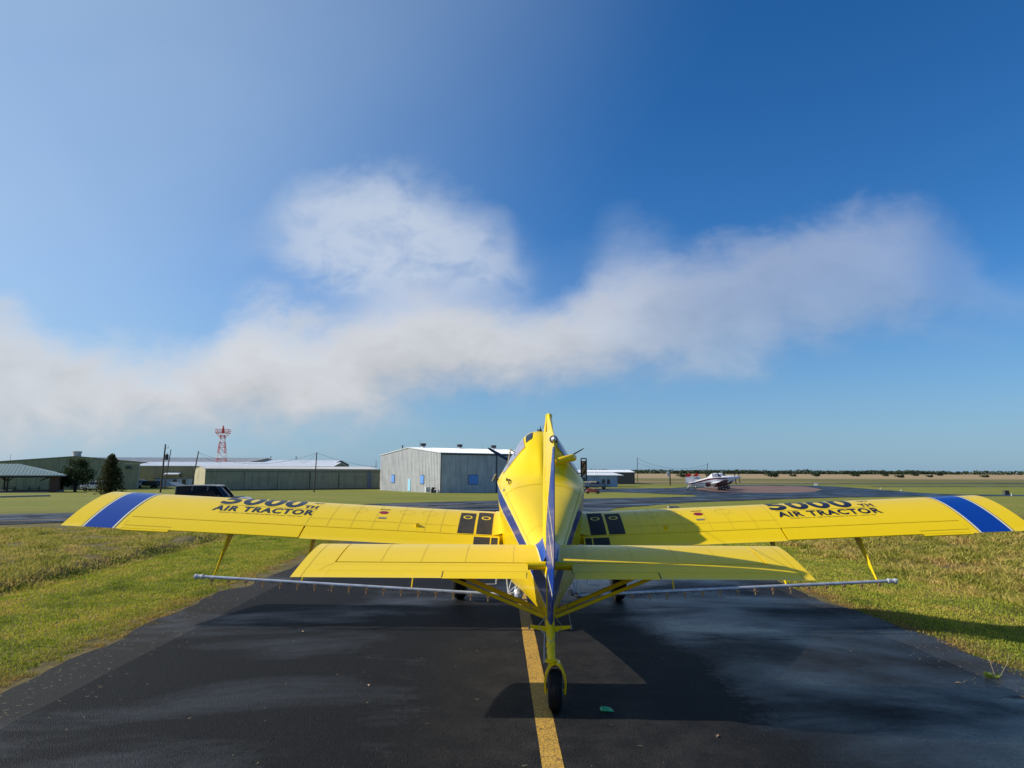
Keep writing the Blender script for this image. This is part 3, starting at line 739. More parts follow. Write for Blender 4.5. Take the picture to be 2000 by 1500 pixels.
    # ---- fin and rudder
    def fin_th(y0, y1, t, n=9):
        out = []
        for i in range(n + 1):
            c = i / n; out.append((lerp(y0, y1, c), t * (.25 + 2.6 * math.sqrt(c) * (1 - c) + .75 * c) if i else .004))
        return out
    fz = [(1.98, -2.72, -3.80), (2.3, -2.92, -3.80), (2.8, -3.20, -3.80), (3.2, -3.42, -3.80), (3.5, -3.60, -3.82), (3.66, -3.72, -3.86), (3.72, -3.84, -3.92)]
    mb = MB(); rings = []
    for z, ya, yb in fz:
        pr = fin_th(ya, yb, .042 if z < 3.6 else .028); rings.append([Vector((-w, y, z)) for y, w in pr] + [Vector((w, y, z)) for y, w in pr[::-1]])
    def finm(i, k): return 1 if (not hero and fz[i][0] >= 3.15) else 0
    mb.loft(rings, 0, True, True, mats=finm)
    fin = mb.build('fin', [fs, P['fintip']], root, ang=50)
    # rudder: leading edge on the hinge line, turned a little to the right
    rz_ = [(1.14, -4.02, -4.12), (1.30, -3.98, -4.36), (1.6, -3.93, -4.66), (1.95, -3.86, -4.76), (2.5, -3.82, -4.78), (3.0, -3.82, -4.76), (3.28, -3.83, -4.73), (3.40, -3.84, -4.70), (3.55, -3.87, -4.30), (3.66, -3.90, -4.02), (3.73, -3.88, -3.93)]
    if hero: rz_ = [(1.14, -4.02, -4.12), (1.30, -3.98, -4.30), (1.6, -3.93, -4.52), (1.95, -3.86, -4.66), (2.5, -3.82, -4.70), (3.0, -3.82, -4.70), (3.28, -3.83, -4.69), (3.40, -3.84, -4.66), (3.55, -3.87, -4.28), (3.66, -3.90, -4.02), (3.73, -3.88, -3.93)]
    rr_ = []
    for a_, b_ in zip(rz_[:-1], rz_[1:]):
        for t_ in [q / 12 for q in range(12)]: rr_.append(tuple(lerp(a_[j], b_[j], t_) for j in range(3)))
    rz_ = rr_ + [rz_[-1]]
    mb = MB(); rings = []; defl = .035 if hero else 0
    for z, ya, yb in rz_:
        Lr = []; Rr = []
        for i in range(31):
            c = i / 30; y = lerp(ya - .012, yb, c); w = (.05 if z < 3.5 else .03) * (1 - c) ** .8 * (.75 + .25 * min(1, c * 6)) + .004
            xo = defl * (c * (ya - yb)); Lr.append(Vector((xo - w, y, z))); Rr.append(Vector((xo + w, y, z)))
        rings.append(Lr + Rr[::-1])
    def rm(i, k):
        z = rz_[i][0]
        seg = k if k < 30 else 60 - k; cm = (seg + .5) / 30
        if hero: return 0 if z >= 3.28 or cm < (z - 2.1) / 1.1 * .85 else 1
        return 2 if z >= 3.0 else 0
    mb.loft(rings, 0, True, True, mats=rm)
    rd = mb.build('rudder', [fs, P['rudder'], P['fintip']], root, ang=50)
    if hero:
        # cream stripes on the blue rudder, partly reflections painted in
        mb = MB()
        for z0, z1, c0, c1 in ((1.75, 1.50, .05, .95), (2.35, 1.95, .15, .45)):
            pass
        for sd in (-1, 1):
            def rp(c, z):
                i = max(j for j in range(len(rz_) - 1) if rz_[j][0] <= z); t = (z - rz_[i][0]) / (rz_[i + 1][0] - rz_[i][0])
                ya, yb = lerp(rz_[i][1], rz_[i + 1][1], t), lerp(rz_[i][2], rz_[i + 1][2], t); y = lerp(ya - .012, yb, c)
                w = .05 * (1 - c) ** .8 * (.75 + .25 * min(1, c * 6)) + .007; return Vector((defl * c * (ya - yb) + sd * w, y, z))
            for pts in ([(.04, 1.86), (.5, 1.70), (.97, 1.55)], [(.05, 2.9), (.5, 2.55), (.97, 2.2)], [(.05, 2.6), (.5, 2.25), (.97, 1.9)]):
                Q = []
                for c, z in pts: Q += [rp(c, z), rp(c, z + .035)]
                mb.add(Q, [(0, 1, 3, 2), (2, 3, 5, 4)], 0)
        mb.build('rudder_stripe_reflection', P['edge'], rd)
    mb = MB(); mb.lathe((defl * .8, -4.60, 3.37), (0, -1, 0), [(-.22, .002), (-.12, .035), (0, .05), (.05, .045)], 0, 14)
    mb.lathe((defl * .8, -4.65, 3.37), (0, -1, 0), [(0, .034), (.03, .028), (.05, .008)], 1, 14)
    mb.build('tail_light', ['navy', 'lens'], rd)
    # ---- tail wheel assembly
    mb = MB()
    mb.tube([(0, -3.2, 1.16), (0, -3.85, 1.14), (0, -4.10, 1.10)], [.05, .06, .055], 0, 10)
    mb.tube([(0, -4.02, 1.24), (0, -4.17, 1.08), (0, -4.24, .95)], [.052, .055, .046], 0, 12)
    mb.tube([(0, -4.24, .96), (0, -4.28, .90), (.01, -4.35, .75)], [.040, .052, .040], 0, 12)
    mb.lathe((0, -4.235, .985), (0, -.3, -1), [(0, .055), (.05, .055)], 0, 14)
    mb.build('tail_wheel_leg', fs, root)
    tw = empty('tail_wheel', (.045, -4.38, .5), R(-3)); tw.parent = root; tw.scale = (.91, .91, .91)
    mb = MB(); mb.lathe((-.09, 0, 0), (1, 0, 0), [(0, .15), (.012, .215), (.04, .243), (.06, .25), (.12, .25), (.14, .243), (.168, .215), (.18, .15)], 0, 28)
    for x in (-.045, 0, .045):
        mb.lathe((x - .003, 0, 0), (1, 0, 0), [(0, .2515), (.006, .2515)], 0, 28)
    mb.build('tyre', 'black', tw)
    mb = MB(); mb.lathe((-.095, 0, 0), (1, 0, 0), [(0, .04), (.004, .13), (.02, .145), (.17, .145), (.186, .13), (.19, .04)], 0, 20); mb.build('rim', 'wheelgrey', tw)
    mb = MB()
    for sd in (-1, 1):
        rings = []
        for x, y, z, w in ((.01, 0, .345, .075), (.05, 0, .325, .075), (.085, 0, .27, .07), (.118, 0, .19, .065), (.132, 0, .10, .055), (.128, -.0, .03, .05), (.122, 0, -.04, .04)):
            rings.append([Vector((sd * (x + a * .012), y + b * w, z + a * (.014 if z > .3 else 0))) for a, b in ((-1, -1), (1, -1), (1, 1), (-1, 1))])
        mb.loft(rings, 0)
    mb.lathe((-.05, 0, .335), (0, 0, 1), [(0, .06), (.015, .085), (.03, .085)], 0, 14)
    mb.tube([(-.135, 0, 0), (.135, 0, 0)], .02, 0, 8)
    mb.build('fork', fs, tw)
    # steering yoke and rods
    mb = MB()
    for sd in (-1, 1):
        mb.loft([[Vector((sd * x, -4.12 + a * .018, 1.135 + e + b * h)) for a, b in ((-1, -1), (1, -1), (1, 1), (-1, 1))] for x, e, h in ((.03, -.02, .035), (.14, .0, .022), (.25, .015, .014))], 0)
    mb.build('steering_yoke', fs, root)
    mb = MB()
    for sd in (-1, 1):
        mb.tube([(sd * .25, -4.12, 1.14), (sd * .23, -3.7, 1.32)], .005, 0, 5)
        mb.tube([(sd * .13, -4.14, 1.14), (0.0, -4.27, 1.0)], .004, 0, 5)
        mb.tube([(sd * .14, -4.12, 1.16), (sd * .05, -4.1, 1.26)], .005, 0, 5)
        mb.lathe((sd * .25, -4.13, 1.12), (0, 0, 1), [(0, .012), (.05, .012)], 0, 8)
    mb.tube([(-.07, -4.12, 1.12), (-.075, -4.24, .92), (-.075, -4.33, .78)], [.005, .010, .014], 0, 6)
    mb.build('steering_rods', 'steel', root)
    # ---- main gear
    for sd in (-1, 1):
        mb = MB(); mb.loft([[Vector((sd * x, 2.3 + y + a * w, z + b * .03)) for a, b in ((-1, -1), (1, -1), (1, 1), (-1, 1))] for x, y, z, w in ((.3, 0, 1.06, .14), (.75, .05, 1.02, .13), (1.2, .15, .88, .10), (1.58, .2, .70, .08))], 0)
        mb.build('gear_leg', fs, root)
        wh = empty('main_wheel', (sd * 1.70, 2.5, .672)); wh.parent = root
        mb = MB(); mb.lathe((-.15, 0, 0), (1, 0, 0), [(0, .24), (.015, .32), (.05, .375), (.09, .395), (.15, .40), (.21, .395), (.25, .375), (.285, .32), (.30, .24)], 0, 30); mb.build('tyre', 'black', wh)
        mb = MB(); mb.lathe((-.16, 0, 0), (1, 0, 0), [(0, .06), (.01, .2), (.03, .235), (.29, .235), (.31, .2), (.32, .06)], 0, 24); mb.build('rim', 'wheelgrey', wh)
    # ---- nose, propeller
    ax = Vector((0, math.cos(R(9)), math.sin(R(9)))); hub = Vector((-.02, 5.3, 2.87))
    pr = empty('propeller', hub); pr.parent = root
    mb = MB(); mb.lathe((0, 0, 0), ax, [(-.08, .24), (0, .245), (.12, .22), (.28, .15), (.38, .07), (.42, .01)], 0, 24); mb.build('spinner', 'steel' if hero else 'white', pr)
    nb = 3 if hero else 4
    u = Vector((1, 0, 0)); w = -ax.cross(u)
    for k in range(nb):
        a = R(P['prop0'] + 360 / nb * k); d = u * math.cos(a) + w * math.sin(a); e = ax.cross(d)
        rings = []
        for t, cw, tw_, th in ((.10, .045, 86, .04), (.25, .05, 84, .035), (.45, .085, 80, .026), (.8, .105, 76, .018), (1.15, .10, 73, .012), (1.38, .07, 71, .007), (1.45, .03, 70, .004)):
            q = R(tw_); cd = (e * math.cos(q) + ax * math.sin(q)); nd = d.cross(cd)
            rings.append([d * t + cd * cw * math.cos(z) + nd * th * math.sin(z) + ax * .06 for z in frange(0, 2 * math.pi, 10)[:-1]])
        mb = MB(); mb.loft(rings, 0); mb.build('blade', 'prop', pr)
    mb = MB()
    for sd in (-1, 1): mb.tube([(sd * .36, 4.5, 2.75), (sd * .46, 4.3, 2.70), (sd * .50, 4.0, 2.66), (sd * .54, 3.7, 2.64)], [.05, .055, .06, .065], 0, 12); mb.build('exhaust', 'steel', root); mb = MB()
    # ---- spray booms
    def bz(s): return .84 + (s - .5) * .052
    for sd in (-1, 1):
        mb = MB(); mb.tube([(sd * .55, -.32, bz(.55)), (sd * 6.0, -.32, bz(6.0))], [.030, .027], 0, 12)
        for i in range(17): mb.lathe((sd * (.80 + i * .305), -.32, bz(.8 + i * .305) - .03), (0, 0, -1), [(0, .010), (.016, .010)], 1, 6)
        bo = mb.build('spray_boom', ['alu', 'seamd'], root)
        mb = MB(); mb.lathe((sd * 6.0, -.32, bz(6.0)), (sd, 0, 0), [(0, .045), (.03, .045), (.04, .036), (.10, .036), (.11, .045), (.15, .045), (.17, .02)], 0, 14); mb.build('end_cap', 'lens', bo)
        npro = None
        for i in range(17):
            s = .95 + i * .305
            if npro is None:
                mb = MB(); mb.tube([(0, 0, -.01), (0, -.045, -.015)], .015, 0, 8); mb.lathe((0, -.05, -.012), (0, -1, 0), [(0, .024), (.022, .024)], 0, 10)
                mb.tube([(0, -.04, -.02), (0, -.045, -.075)], [.011, .009], 0, 8); mb.tube([(-.03, -.04, -.018), (.03, -.04, -.018)], .010, 0, 6); mb.lathe((0, -.046, -.075), (0, 0, -1), [(0, .013), (.02, .011)], 0, 8)
                o = mb.build('nozzle', 'brass', bo); npro = o; o.location = (sd * s, -.32, bz(s) - .03)
            else:
                o = npro.copy(); COL.objects.link(o); o.parent = bo; o.location = (sd * s, -.32, bz(s) - .03)
        for s in (5.82, 4.25, 2.3):
            mb = MB(); top = wing_pt(sd, s, .80, 1); bot = Vector((sd * s, -.30, bz(s) + .03))
            mb.loft([[p + Vector((a * .006, b * wd, 0)) for a, b in ((-1, -1), (1, -1), (1, 1), (-1, 1))] for p, wd in ((top, .10), (top.lerp(bot, .25), .085), (top.lerp(bot, .6), .05), (bot, .028))], 0)
            mb.tube([top + Vector((0, -.12, .06)), bot + Vector((0, .0, 0))], .012, 0, 6)
            mb.build('boom_hanger', fs, root)
    if hero:
        mb = MB(); mb.lathe((-.42, -.25, .86), (0, -1, -.35), [(-.22, .04), (-.18, .075), (-.05, .075), (-.03, .09), (.0, .09), (.02, .075), (.12, .07), (.15, .03)], 0, 16)
        mb.tube([(-.62, -.30, .84), (-.42, -.22, .88), (-.05, -.15, .95)], .03, 0, 8); mb.build('spray_pump', 'alu', root)
        mb = MB(); mb.tube([(.5, -.30, .86), (.75, -.3, .86)], .03, 0, 8); mb.lathe((.62, -.34, .86), (0, -1, 0), [(0, .05), (.08, .05), (.1, .02)], 0, 10); mb.lathe((.5, -.3, .84), (0, 0, 1), [(0, .04), (.09, .04)], 0, 10); mb.build('pipe_valve', 'steel', root)
        for sd in (-1, 1):
            mb = MB(); mb.tube([(sd * .78, .0, 1.50), (sd * .82, -.12, 1.0), (sd * 1.02, -.12, .99)], .014, 0, 6); mb.build('boarding_step', 'alu', root)
            mb = MB(); mb.tube([(sd * .52, -.1, 1.15), (sd * .60, -.28, .88)], .01, 0, 6); mb.tube([(sd * .68, .1, 1.45), (sd * .60, -.28, .88)], .01, 0, 6); mb.tube([(sd * .40, -.3, 1.06), (sd * .60, -.3, .88)], .01, 0, 6); mb.build('boom_brace', 'alu', root)
        # door handles, mirror, latches and aerials on the cabin
        mb = MB(); mb.tube([fus(-.18, 2.25, -1, .0), fus(-.16, 2.25, -1, .035), fus(-.02, 2.2, -1, .035), fus(0, 2.2, -1, 0)], .012, 0, 6); mb.build('grab_handle', 'blackframe', root)
        mb = MB(); mb.box(fus(.15, 2.45, -1, .02), (.02, .10, .05), 0); mb.build('door_latch', 'blackframe', root)
        mb = MB(); mb.tube([fus(1.0, 1.9, -1, 0), fus(.95, 1.9, -1, .10), fus(.70, 1.9, -1, .10)], .012, 0, 6); mb.tube([fus(.95, 1.9, -1, .10), fus(.62, 2.3, -1, .04)], .010, 0, 6); mb.build('door_handle', 'planetan', root)
        mb = MB(); p = fus(.9, 2.95, -1, .10); mb.box(p, (.03, .02, .16), 0, Matrix.Rotation(R(25), 3, 'Y')); mb.box(p + Vector((.02, .02, 0)), (.035, .02, .18), 1, Matrix.Rotation(R(25), 3, 'Y')); mb.tube([p, fus(1.0, 2.95, -1, 0)], .01, 1, 6); mb.build('mirror', ['lens', 'blackframe'], root)
        mb = MB(); mb.lathe(fus(-.42, 2.80, -1, 0), (-1, 0, .5), [(-.02, .03), (.012, .03), (.02, .01)], 0, 12); mb.build('fuel_drain_cap', 'alu', root)
        mb = MB(); q = fus(.30, 1.4, 1, 0); mb.tube([q + Vector((-.12, -.02, -.03)), q + Vector((.10, .03, .045)), q + Vector((.25, .10, .085)), q + Vector((.30, .26, .09))], [.072, .07, .068, .068], 0, 16); mb.lathe(q + Vector((-.02, 0, 0)), (.9, 0, .35), [(0, .11), (.012, .10)], 0, 18); mb.build('air_scoop', fs, root)
        q = Vector((.93, 1.9, 3.05)); mb = MB()
        for a, b in (((-.05, 0, -.26), (-.05, 0, .22)), ((.06, 0, -.26), (.06, 0, .22)), ((-.05, 0, .22), (.06, 0, .22)), ((-.05, 0, -.2), (.06, 0, -.2)), ((-.05, 0, .0), (.06, 0, .18)), ((-.05, 0, -.18), (.06, 0, 0))):
            mb.tube([q + Vector(a), q + Vector(b)], .013, 0, 6)
        mb.tube([q + Vector((-.05, 0, -.1)), (.55, 1.9, 2.95)], .015, 0, 6); mb.box(q + Vector((.005, .02, .02)), (.09, .012, .3), 1); mb.build('side_instrument_frame', ['blackframe', 'brass'], root)
        mb = MB(); q = fus(.95, 0, 1, 0); mb.lathe(q, (0, 0, 1), [(-.02, .03), (.02, .03), (.04, .012), (.10, .006)], 0, 10); mb.box(q + Vector((-.05, 0, .02)), (.02, .04, .05), 0); mb.build('roof_beacon', 'blackframe', root)
        mb = MB(); mb.tube([q + Vector((.02, 0, .03)), (0, -3.82, 3.68)], .004, 0, 4); mb.build('aerial_wire', 'wire', root)
        mb = MB()
        for z, x in ((2.35, -.04), ): pass
        # writing on both wings, read from behind
        for sd in (-1, 1):
            wgs = [c for c in root.children if c.name.startswith('wing')]; wgo = [c for c in wgs if c.data.vertices[0].co.x * sd > 0][0]
            sl = -6.42 if sd < 0 else 4.58          # left end of the block, aircraft x
            def mp(x0, c0, sd=sd, sl=sl): return lambda x, y: wing_pt(sd, abs(sl + x0 + x), c0 - y / WCH, 0, .0035)
            bm = text_mesh('AIR TRACTOR', 1, .040, 1.16); fit_text(bm, 1.98, .25); slice_text(bm, .25, 4); place_text(bm, 'lettering', mp(0, .615), 'ink', wgo)
            bm = text_mesh('5000', 1, .034, 1.08); fit_text(bm, 1.66, .66); slice_text(bm, .66, 14)
            # pale slash that cuts through the digits
            for off in (0, .028):
                bmesh.ops.bisect_plane(bm, geom=bm.verts[:] + bm.edges[:] + bm.faces[:], plane_co=(0, .17 + off, 0), plane_no=(-.24, 1, 0))
            kill = [f for f in bm.faces if 0 < (f.calc_center_median().y - .17 - .24 * f.calc_center_median().x) < .028]
            bmesh.ops.delete(bm, geom=kill, context='FACES')
            place_text(bm, 'lettering', mp(-.04 if sd > 0 else .0, .455), 'ink', wgo)
            bm = text_mesh('TH', 1, .045, 1.05); fit_text(bm, .27, .17); slice_text(bm, .17, 3); place_text(bm, 'lettering', mp(1.70, .455), 'ink', wgo)
            bm = text_mesh('PROUDLY BUILT BY EMPLOYEE-OWNERS IN OLNEY, TEXAS, USA', 1, .02, 1.15); fit_text(bm, 1.62, .035); place_text(bm, 'lettering', mp(.18, .655), 'ink', wgo)
            mb = MB(); surf_strip(mb, wing_pt, sd, (abs(sl + .02), .475), (abs(sl + 2.0), .475), .008, 0, .003)
            # little aircraft silhouette after the slash
            for (xa, ca, wa, ha) in ((1.80, .262, .22, .03), (1.86, .275, .05, .05), (1.96, .262, .03, .06)):
                surf_patch(mb, wing_pt, sd, abs(sl + xa), abs(sl + xa + wa), ca, ca + ha / WCH, 0, .003, 2, 2)
            mb.build('lettering_rule', 'ink', wgo)
            # round emblem with a plate beneath
            mb = MB(); ce = 3.10; Q = [wing_pt(sd, ce, .46, 0, .003)]
            for k in range(6): a = math.pi / 3 * k; Q.append(wing_pt(sd, ce + math.cos(a) * .10, .46 + math.sin(a) * .09 / WCH, 0, .003))
            mb.add(Q, [(0, k + 1, (k + 1) % 6 + 1) for k in range(6)], 0)
            for k in range(2): surf_strip(mb, wing_pt, sd, (ce - .07, .445 + .03 * k), (ce + .07, .445 + .03 * k), .012, 1, .0045, 4)
            surf_strip(mb, wing_pt, sd, (ce - .10, .375), (ce + .10, .375), .03, 1, .003, 4); surf_strip(mb, wing_pt, sd, (ce - .10, .59), (ce + .06, .59), .07, 2, .003, 4)
            mb.build('emblem', ['logored', 'ink', 'plate'], wgo)
    return root
YEL = dict(main='yellow', stripe='blue', edge='cream', fintip='yellow', rudder='blue', prop0=30)
plane = make_plane('crop_duster_plane', (.605, 13.86, -.3), R(-1.1), 'big yellow crop duster with blue wing bands seen from behind on the taxiway', None, YEL, True)
WHT = dict(main='white', stripe='dkred', edge='white', fintip='red', rudder='white', prop0=84)
pw = make_plane('parked_plane', (45.2, 157.5, gz(157.5) - .286), R(-95), 'white and red crop duster nearest on the brown pad, N665W on its side', 'white and red planes parked on the pad', WHT, False)
def side_text(root, body, y0, z0, w, h, mat, name='lettering', xoff=.0, v=None):
    bm = text_mesh(body, 1, .03, 1.05); fit_text(bm, w, h); place_text(bm, name, lambda x, y: Vector((fus(y0 + x, v, 1, .012).x if v else xoff, y0 + x, z0 + y)), mat, root)
pw2 = copy_tree(pw); pw2.location = (50.6, 171, gz(171) - .295); pw2['label'] = 'white and red crop duster half hidden behind the other, 150 on its fin'
side_text(pw, 'N665W', -2.3, 1.55, 1.7, .26, 'navy', v=4.4)
side_text(pw2, '150', -4.45, 2.42, 1.0, .42, 'navy', xoff=.085)

# ------------------------------------------------------------------ buildings
U, V_ = Vector((.839, .545)), Vector((-.545, .839))
def ribbed(mb, p0, p1, zb, zt, per=.4, dep=.035, mi=0, flip=1):
    """ribbed sheet wall from p0 to p1; zt may be a function of t in 0..1"""
    p0, p1 = Vector(p0), Vector(p1); d = p1 - p0; ln = d.length; d.normalize(); n = Vector((d.y, -d.x)) * flip
    prof = []; s = 0
    while s < ln - 1e-6:
        for a, o in ((0, 0), (.62, 0), (.72, 1), (.90, 1)):
            q = s + a * per
            if q < ln: prof.append((q, o))
        s += per
    prof.append((ln, 0)); P = []
    for q, o in prof:
        xy = p0 + d * q + n * o * dep; z = zt(q / ln) if callable(zt) else zt; zb_ = zb(q / ln) if callable(zb) else zb
        P += [(xy.x, xy.y, zb_), (xy.x, xy.y, z)]
    mb.add(P, [(2 * i, 2 * i + 2, 2 * i + 3, 2 * i + 1) for i in range(len(prof) - 1)], mi, False)
def roof_gable(mb, c, u, v, lu, lv, ze, zr, over=.3, th=.12, mi=0, ridge_along='u'):
    """gable roof over rectangle from corner c; ridge along u"""
    c = Vector(c); u = Vector(u); v = Vector(v)
    def P(a, b, z): q = c + u * a + v * b; return Vector((q.x, q.y, z))
    sl = (zr - ze) / (lv / 2); e = ze - over * sl
    prof = [(-over, e), (lv / 2, zr), (lv + over, e), (lv + over, e + th), (lv / 2, zr + th), (-over, e + th)]
    rings = [[P(a, b, z + .02) for b, z in prof] for a in (-over, lu + over)]
    mb.loft(rings, mi, True, True)
    k = int(lu / .6)
    for i in range(1, k):
        a = lu * i / k
        for b0, z0, b1, z1 in ((-over, e, lv / 2, zr), (lv + over, e, lv / 2, zr)):
            mb.add([P(a - .02, b0, z0 + th + .025), P(a + .02, b0, z0 + th + .025), P(a + .02, b1, z1 + th + .025), P(a - .02, b1, z1 + th + .025), P(a, b0, z0 + th + .06), P(a, b1, z1 + th + .06)], [(0, 4, 5, 3), (4, 1, 2, 5)], mi, False)
def rect_on(mb, p, d, w, z0, z1, proud, n, mi, th=.05):
    """box on a wall: centre point p on wall line, direction d, outward n"""
    p = Vector(p); d = Vector(d); n = Vector(n); a = p - d * w / 2 + n * (proud - th); b = p + d * w / 2 + n * (proud - th)
    mb.prism([(a.x, a.y, z0), (b.x, b.y, z0), (b.x, b.y, z1), (a.x, a.y, z1)], (n.x * th, n.y * th, 0), mi)

# grey hangar
A = Vector((-13.1, 126)); lu, lv = 24, 27.7; Bc = A + V_ * 0
Ug, Vg = Vector((.831, .556)), Vector((-.556, .831))
hz0, hze, hzr = -1.2, 6.25, 7.55
hang = empty('metal_hangar', (0, 0, 0), 0, 'weathered grey ribbed metal hangar with blue shutters and three roof vents', 'hangar')
mb = MB(); ribbed(mb, A + Vg * lv, A, hz0, lambda t: hze + (hzr - hze) * (1 - abs(2 * t - 1)), .62, .06)
w = mb.build('wall', 'galv', hang)
mb = MB(); ribbed(mb, A, A + Ug * lu, hz0, hze, .62, .06); rect_on(mb, A + Ug * lu / 2, Ug, lu, hze - .28, hze - .03, .11, -Vg, 1); rect_on(mb, A + Ug * .04, Ug, .16, -1.1, hze - .3, .09, -Vg, 1); mb.build('wall', ['galv', 'trim'], hang)
mb = MB(); ribbed(mb, A + Ug * lu, A + Ug * lu + Vg * lv, hz0, lambda t: hze + (hzr - hze) * (1 - abs(2 * t - 1)), .62, .06); ribbed(mb, A + Ug * lu + Vg * lv, A + Vg * lv, hz0, hze, .62, .06); mb.build('wall', 'galv', hang)
mb = MB(); roof_gable(mb, A, Ug, Vg, lu, lv, hze, hzr, .18, .1); rf = mb.build('roof', 'roofw', hang)
for a in (1.5, 10, 18.4, ):
    q = A + Ug * (a + 1.5) + Vg * lv * .48; mb = MB(); mb.lathe((q.x, q.y, hzr), (0, 0, 1), [(-.3, .45), (.3, .3), (.35, .3)], 1, 14); mb.lathe((q.x, q.y, hzr + .35), (0, 0, 1), [(0, .3), (.1, .55), (.35, .6), (.6, .6), (.62, .5)], 0, 14)
    mb.build('roof_vent', ['vent', 'roofw'], rf)
for b in (20.9, 7.3):
    q = A + Vg * b; n = -Ug; mb = MB(); rect_on(mb, q, Vg, 1.45, .55, 2.1, .12, n, 0); rect_on(mb, q, Vg, 1.6, .45, 2.2, .09, n, 1); mb.build('window', ['shutter', 'trim'], hang)
q = A + Vg * 12.9; mb = MB(); rect_on(mb, q, Vg, 1.0, -1.0, 1.35, .12, -Ug, 0); rect_on(mb, q, Vg, 1.15, -1.02, 1.42, .09, -Ug, 1); mb.build('door', ['doorblue', 'galv'], hang)
q = A + Ug * 7.0; mb = MB(); rect_on(mb, q, Ug, 2.0, .55, 2.2, .12, -Vg, 0); rect_on(mb, q, Ug, 2.12, .45, 2.3, .09, -Vg, 1); mb.build('window', ['shutter', 'trim'], hang)
mb = MB(); rect_on(mb, A + Ug * 12.2, Ug, .18, -1.1, hze - .1, .14, -Vg, 0); mb.build('downpipe', 'vent', hang)
q = A + Vg * 21 + Ug * 2; mb = MB(); mb.lathe((q.x, q.y, 6.4), (0, 0, 1), [(0, .12), (1.7, .12), (1.72, .2), (1.9, .2)], 0, 10); mb.build('flue_pipe', 'vent', hang)
q = A + Vg * 3.2 - Ug * .9; mb = MB(); mb.box((q.x, q.y, gz(q.y) + .55), (.9, .5, .95), 0, Matrix.Rotation(R(34), 3, 'Z')); mb.lathe((q.x - .18, q.y - .2, gz(q.y) + .6), (-.83, -.55, 0), [(0, .34), (.09, .34), (.1, .3)], 1, 16)
tag(mb.build('air_conditioner', ['whitewall', 'vent'], None, .02), 'white air conditioner unit with round fan by the grey hangar wall', 'air conditioner')
q = A + Vg * 1.3 - Ug * .9; mb = MB(); mb.lathe((q.x, q.y, gz(q.y)), (0, 0, 1), [(0, .28), (.7, .28), (.72, .2)], 0, 12); mb.lathe((q.x + .5, q.y - .3, gz(q.y)), (0, 0, 1), [(0, .25), (.5, .25), (.52, .2)], 0, 12); mb.box((q.x + .2, q.y - .1, gz(q.y) + .85), (.6, .4, .3), 1)
tag(mb.build('compressor', ['vent', 'brick']), 'dark compressor standing at the corner of the grey hangar', 'machine')

# long storage building with sliding doors
B = Vector((-62.9, 141)); L_ = 38
store = empty('storage_building', (0, 0, 0), 0, 'long low olive metal building with sliding doors and a cream end wall', 'building')
mb = MB(); ribbed(mb, B, B + U * L_, -1.2, 3.2, .45, .04); rect_on(mb, B + U * L_ / 2, U, L_, 2.62, 2.72, .09, -V_, 1); mb.build('wall', ['olive', 'trim'], store)
mb = MB(); ribbed(mb, B + V_ * 14, B, -1.2, lambda t: 3.2 + .55 * (1 - abs(2 * t - 1)), .45, .03); rect_on(mb, B + V_ * .06, V_, .14, -1.1, 3.2, .07, -U, 0); mb.build('wall', 'creamwall', store)
mb = MB(); ribbed(mb, B + U * L_, B + U * L_ + V_ * 14, -1.2, lambda t: 3.2 + .55 * (1 - abs(2 * t - 1)), .45, .03); ribbed(mb, B + U * L_ + V_ * 14, B + V_ * 14, -1.2, 3.2, .45, .03); mb.build('wall', 'olive', store)
mb = MB(); roof_gable(mb, B, U, V_, L_, 14, 3.2, 3.75, .15, .1); mb.build('roof', 'roofg', store)
for a0, a1 in ((14.6, 21.4), (21.6, 28.0)):
    mb = MB(); ribbed(mb, B + U * a0 - V_ * .18, B + U * a1 - V_ * .18, -1.05, 2.55, .45, .035); rect_on(mb, B + U * a1 - V_ * .18, U, .09, -1.05, 2.55, .05, -V_, 1); mb.build('sliding_door', ['olive', 'trim'], store)
mb = MB(); rect_on(mb, B + U * 7.6, U, .10, -1.1, 2.6, .08, -V_, 0); rect_on(mb, B + U * 35.4, U, 1.0, -1.05, 2.5, .1, -V_, 1); mb.build('door', ['trim', 'band'], store)
mb = MB(); mb.prism([((B - V_ * .1).x, (B - V_ * .1).y, -1.3), ((B + U * L_ - V_ * .1).x, (B + U * L_ - V_ * .1).y, -1.3), ((B + U * L_ - V_ * 1.2).x, (B + U * L_ - V_ * 1.2).y, -1.3), ((B - V_ * 1.2).x, (B - V_ * 1.2).y, -1.3)], (0, 0, .28), 0); mb.build('apron', 'trim', store)

# green hall at far left
Cc = Vector((-104.2, 139)); gl = 25.4
hallg = empty('green_hall', (0, 0, 0), 0, 'wide green metal hall with a shallow gable at the far left', 'building')
gm = lambda t: 4.5 + 1.2 * (1 - abs(2 * t - 1.04)) + .1 * t
mb = MB(); ribbed(mb, Cc, Cc + U * gl, -1.2, gm, .55, .05); mb.build('wall', 'green', hallg)
mb = MB(); ribbed(mb, Cc + U * gl, Cc + U * gl + V_ * 30, -1.2, 4.55, .55, .05); ribbed(mb, Cc + V_ * 30, Cc, -1.2, 4.5, .55, .05); ribbed(mb, Cc + U * gl + V_ * 30, Cc + V_ * 30, -1.2, gm, .55, .05); mb.build('wall', 'green', hallg)
mb = MB(); P = []
for b in (-.25, 30.2):
    for t, z in ((-.01, 4.45), (.52, 5.72), (1.01, 4.6), (1.01, 4.72), (.52, 5.86), (-.01, 4.57)):
        q = Cc + U * gl * t + V_ * b; P.append(Vector((q.x, q.y, z + .03)))
mb.loft([P[:6], P[6:]], 0); mb.build('roof', ['olive'], hallg)
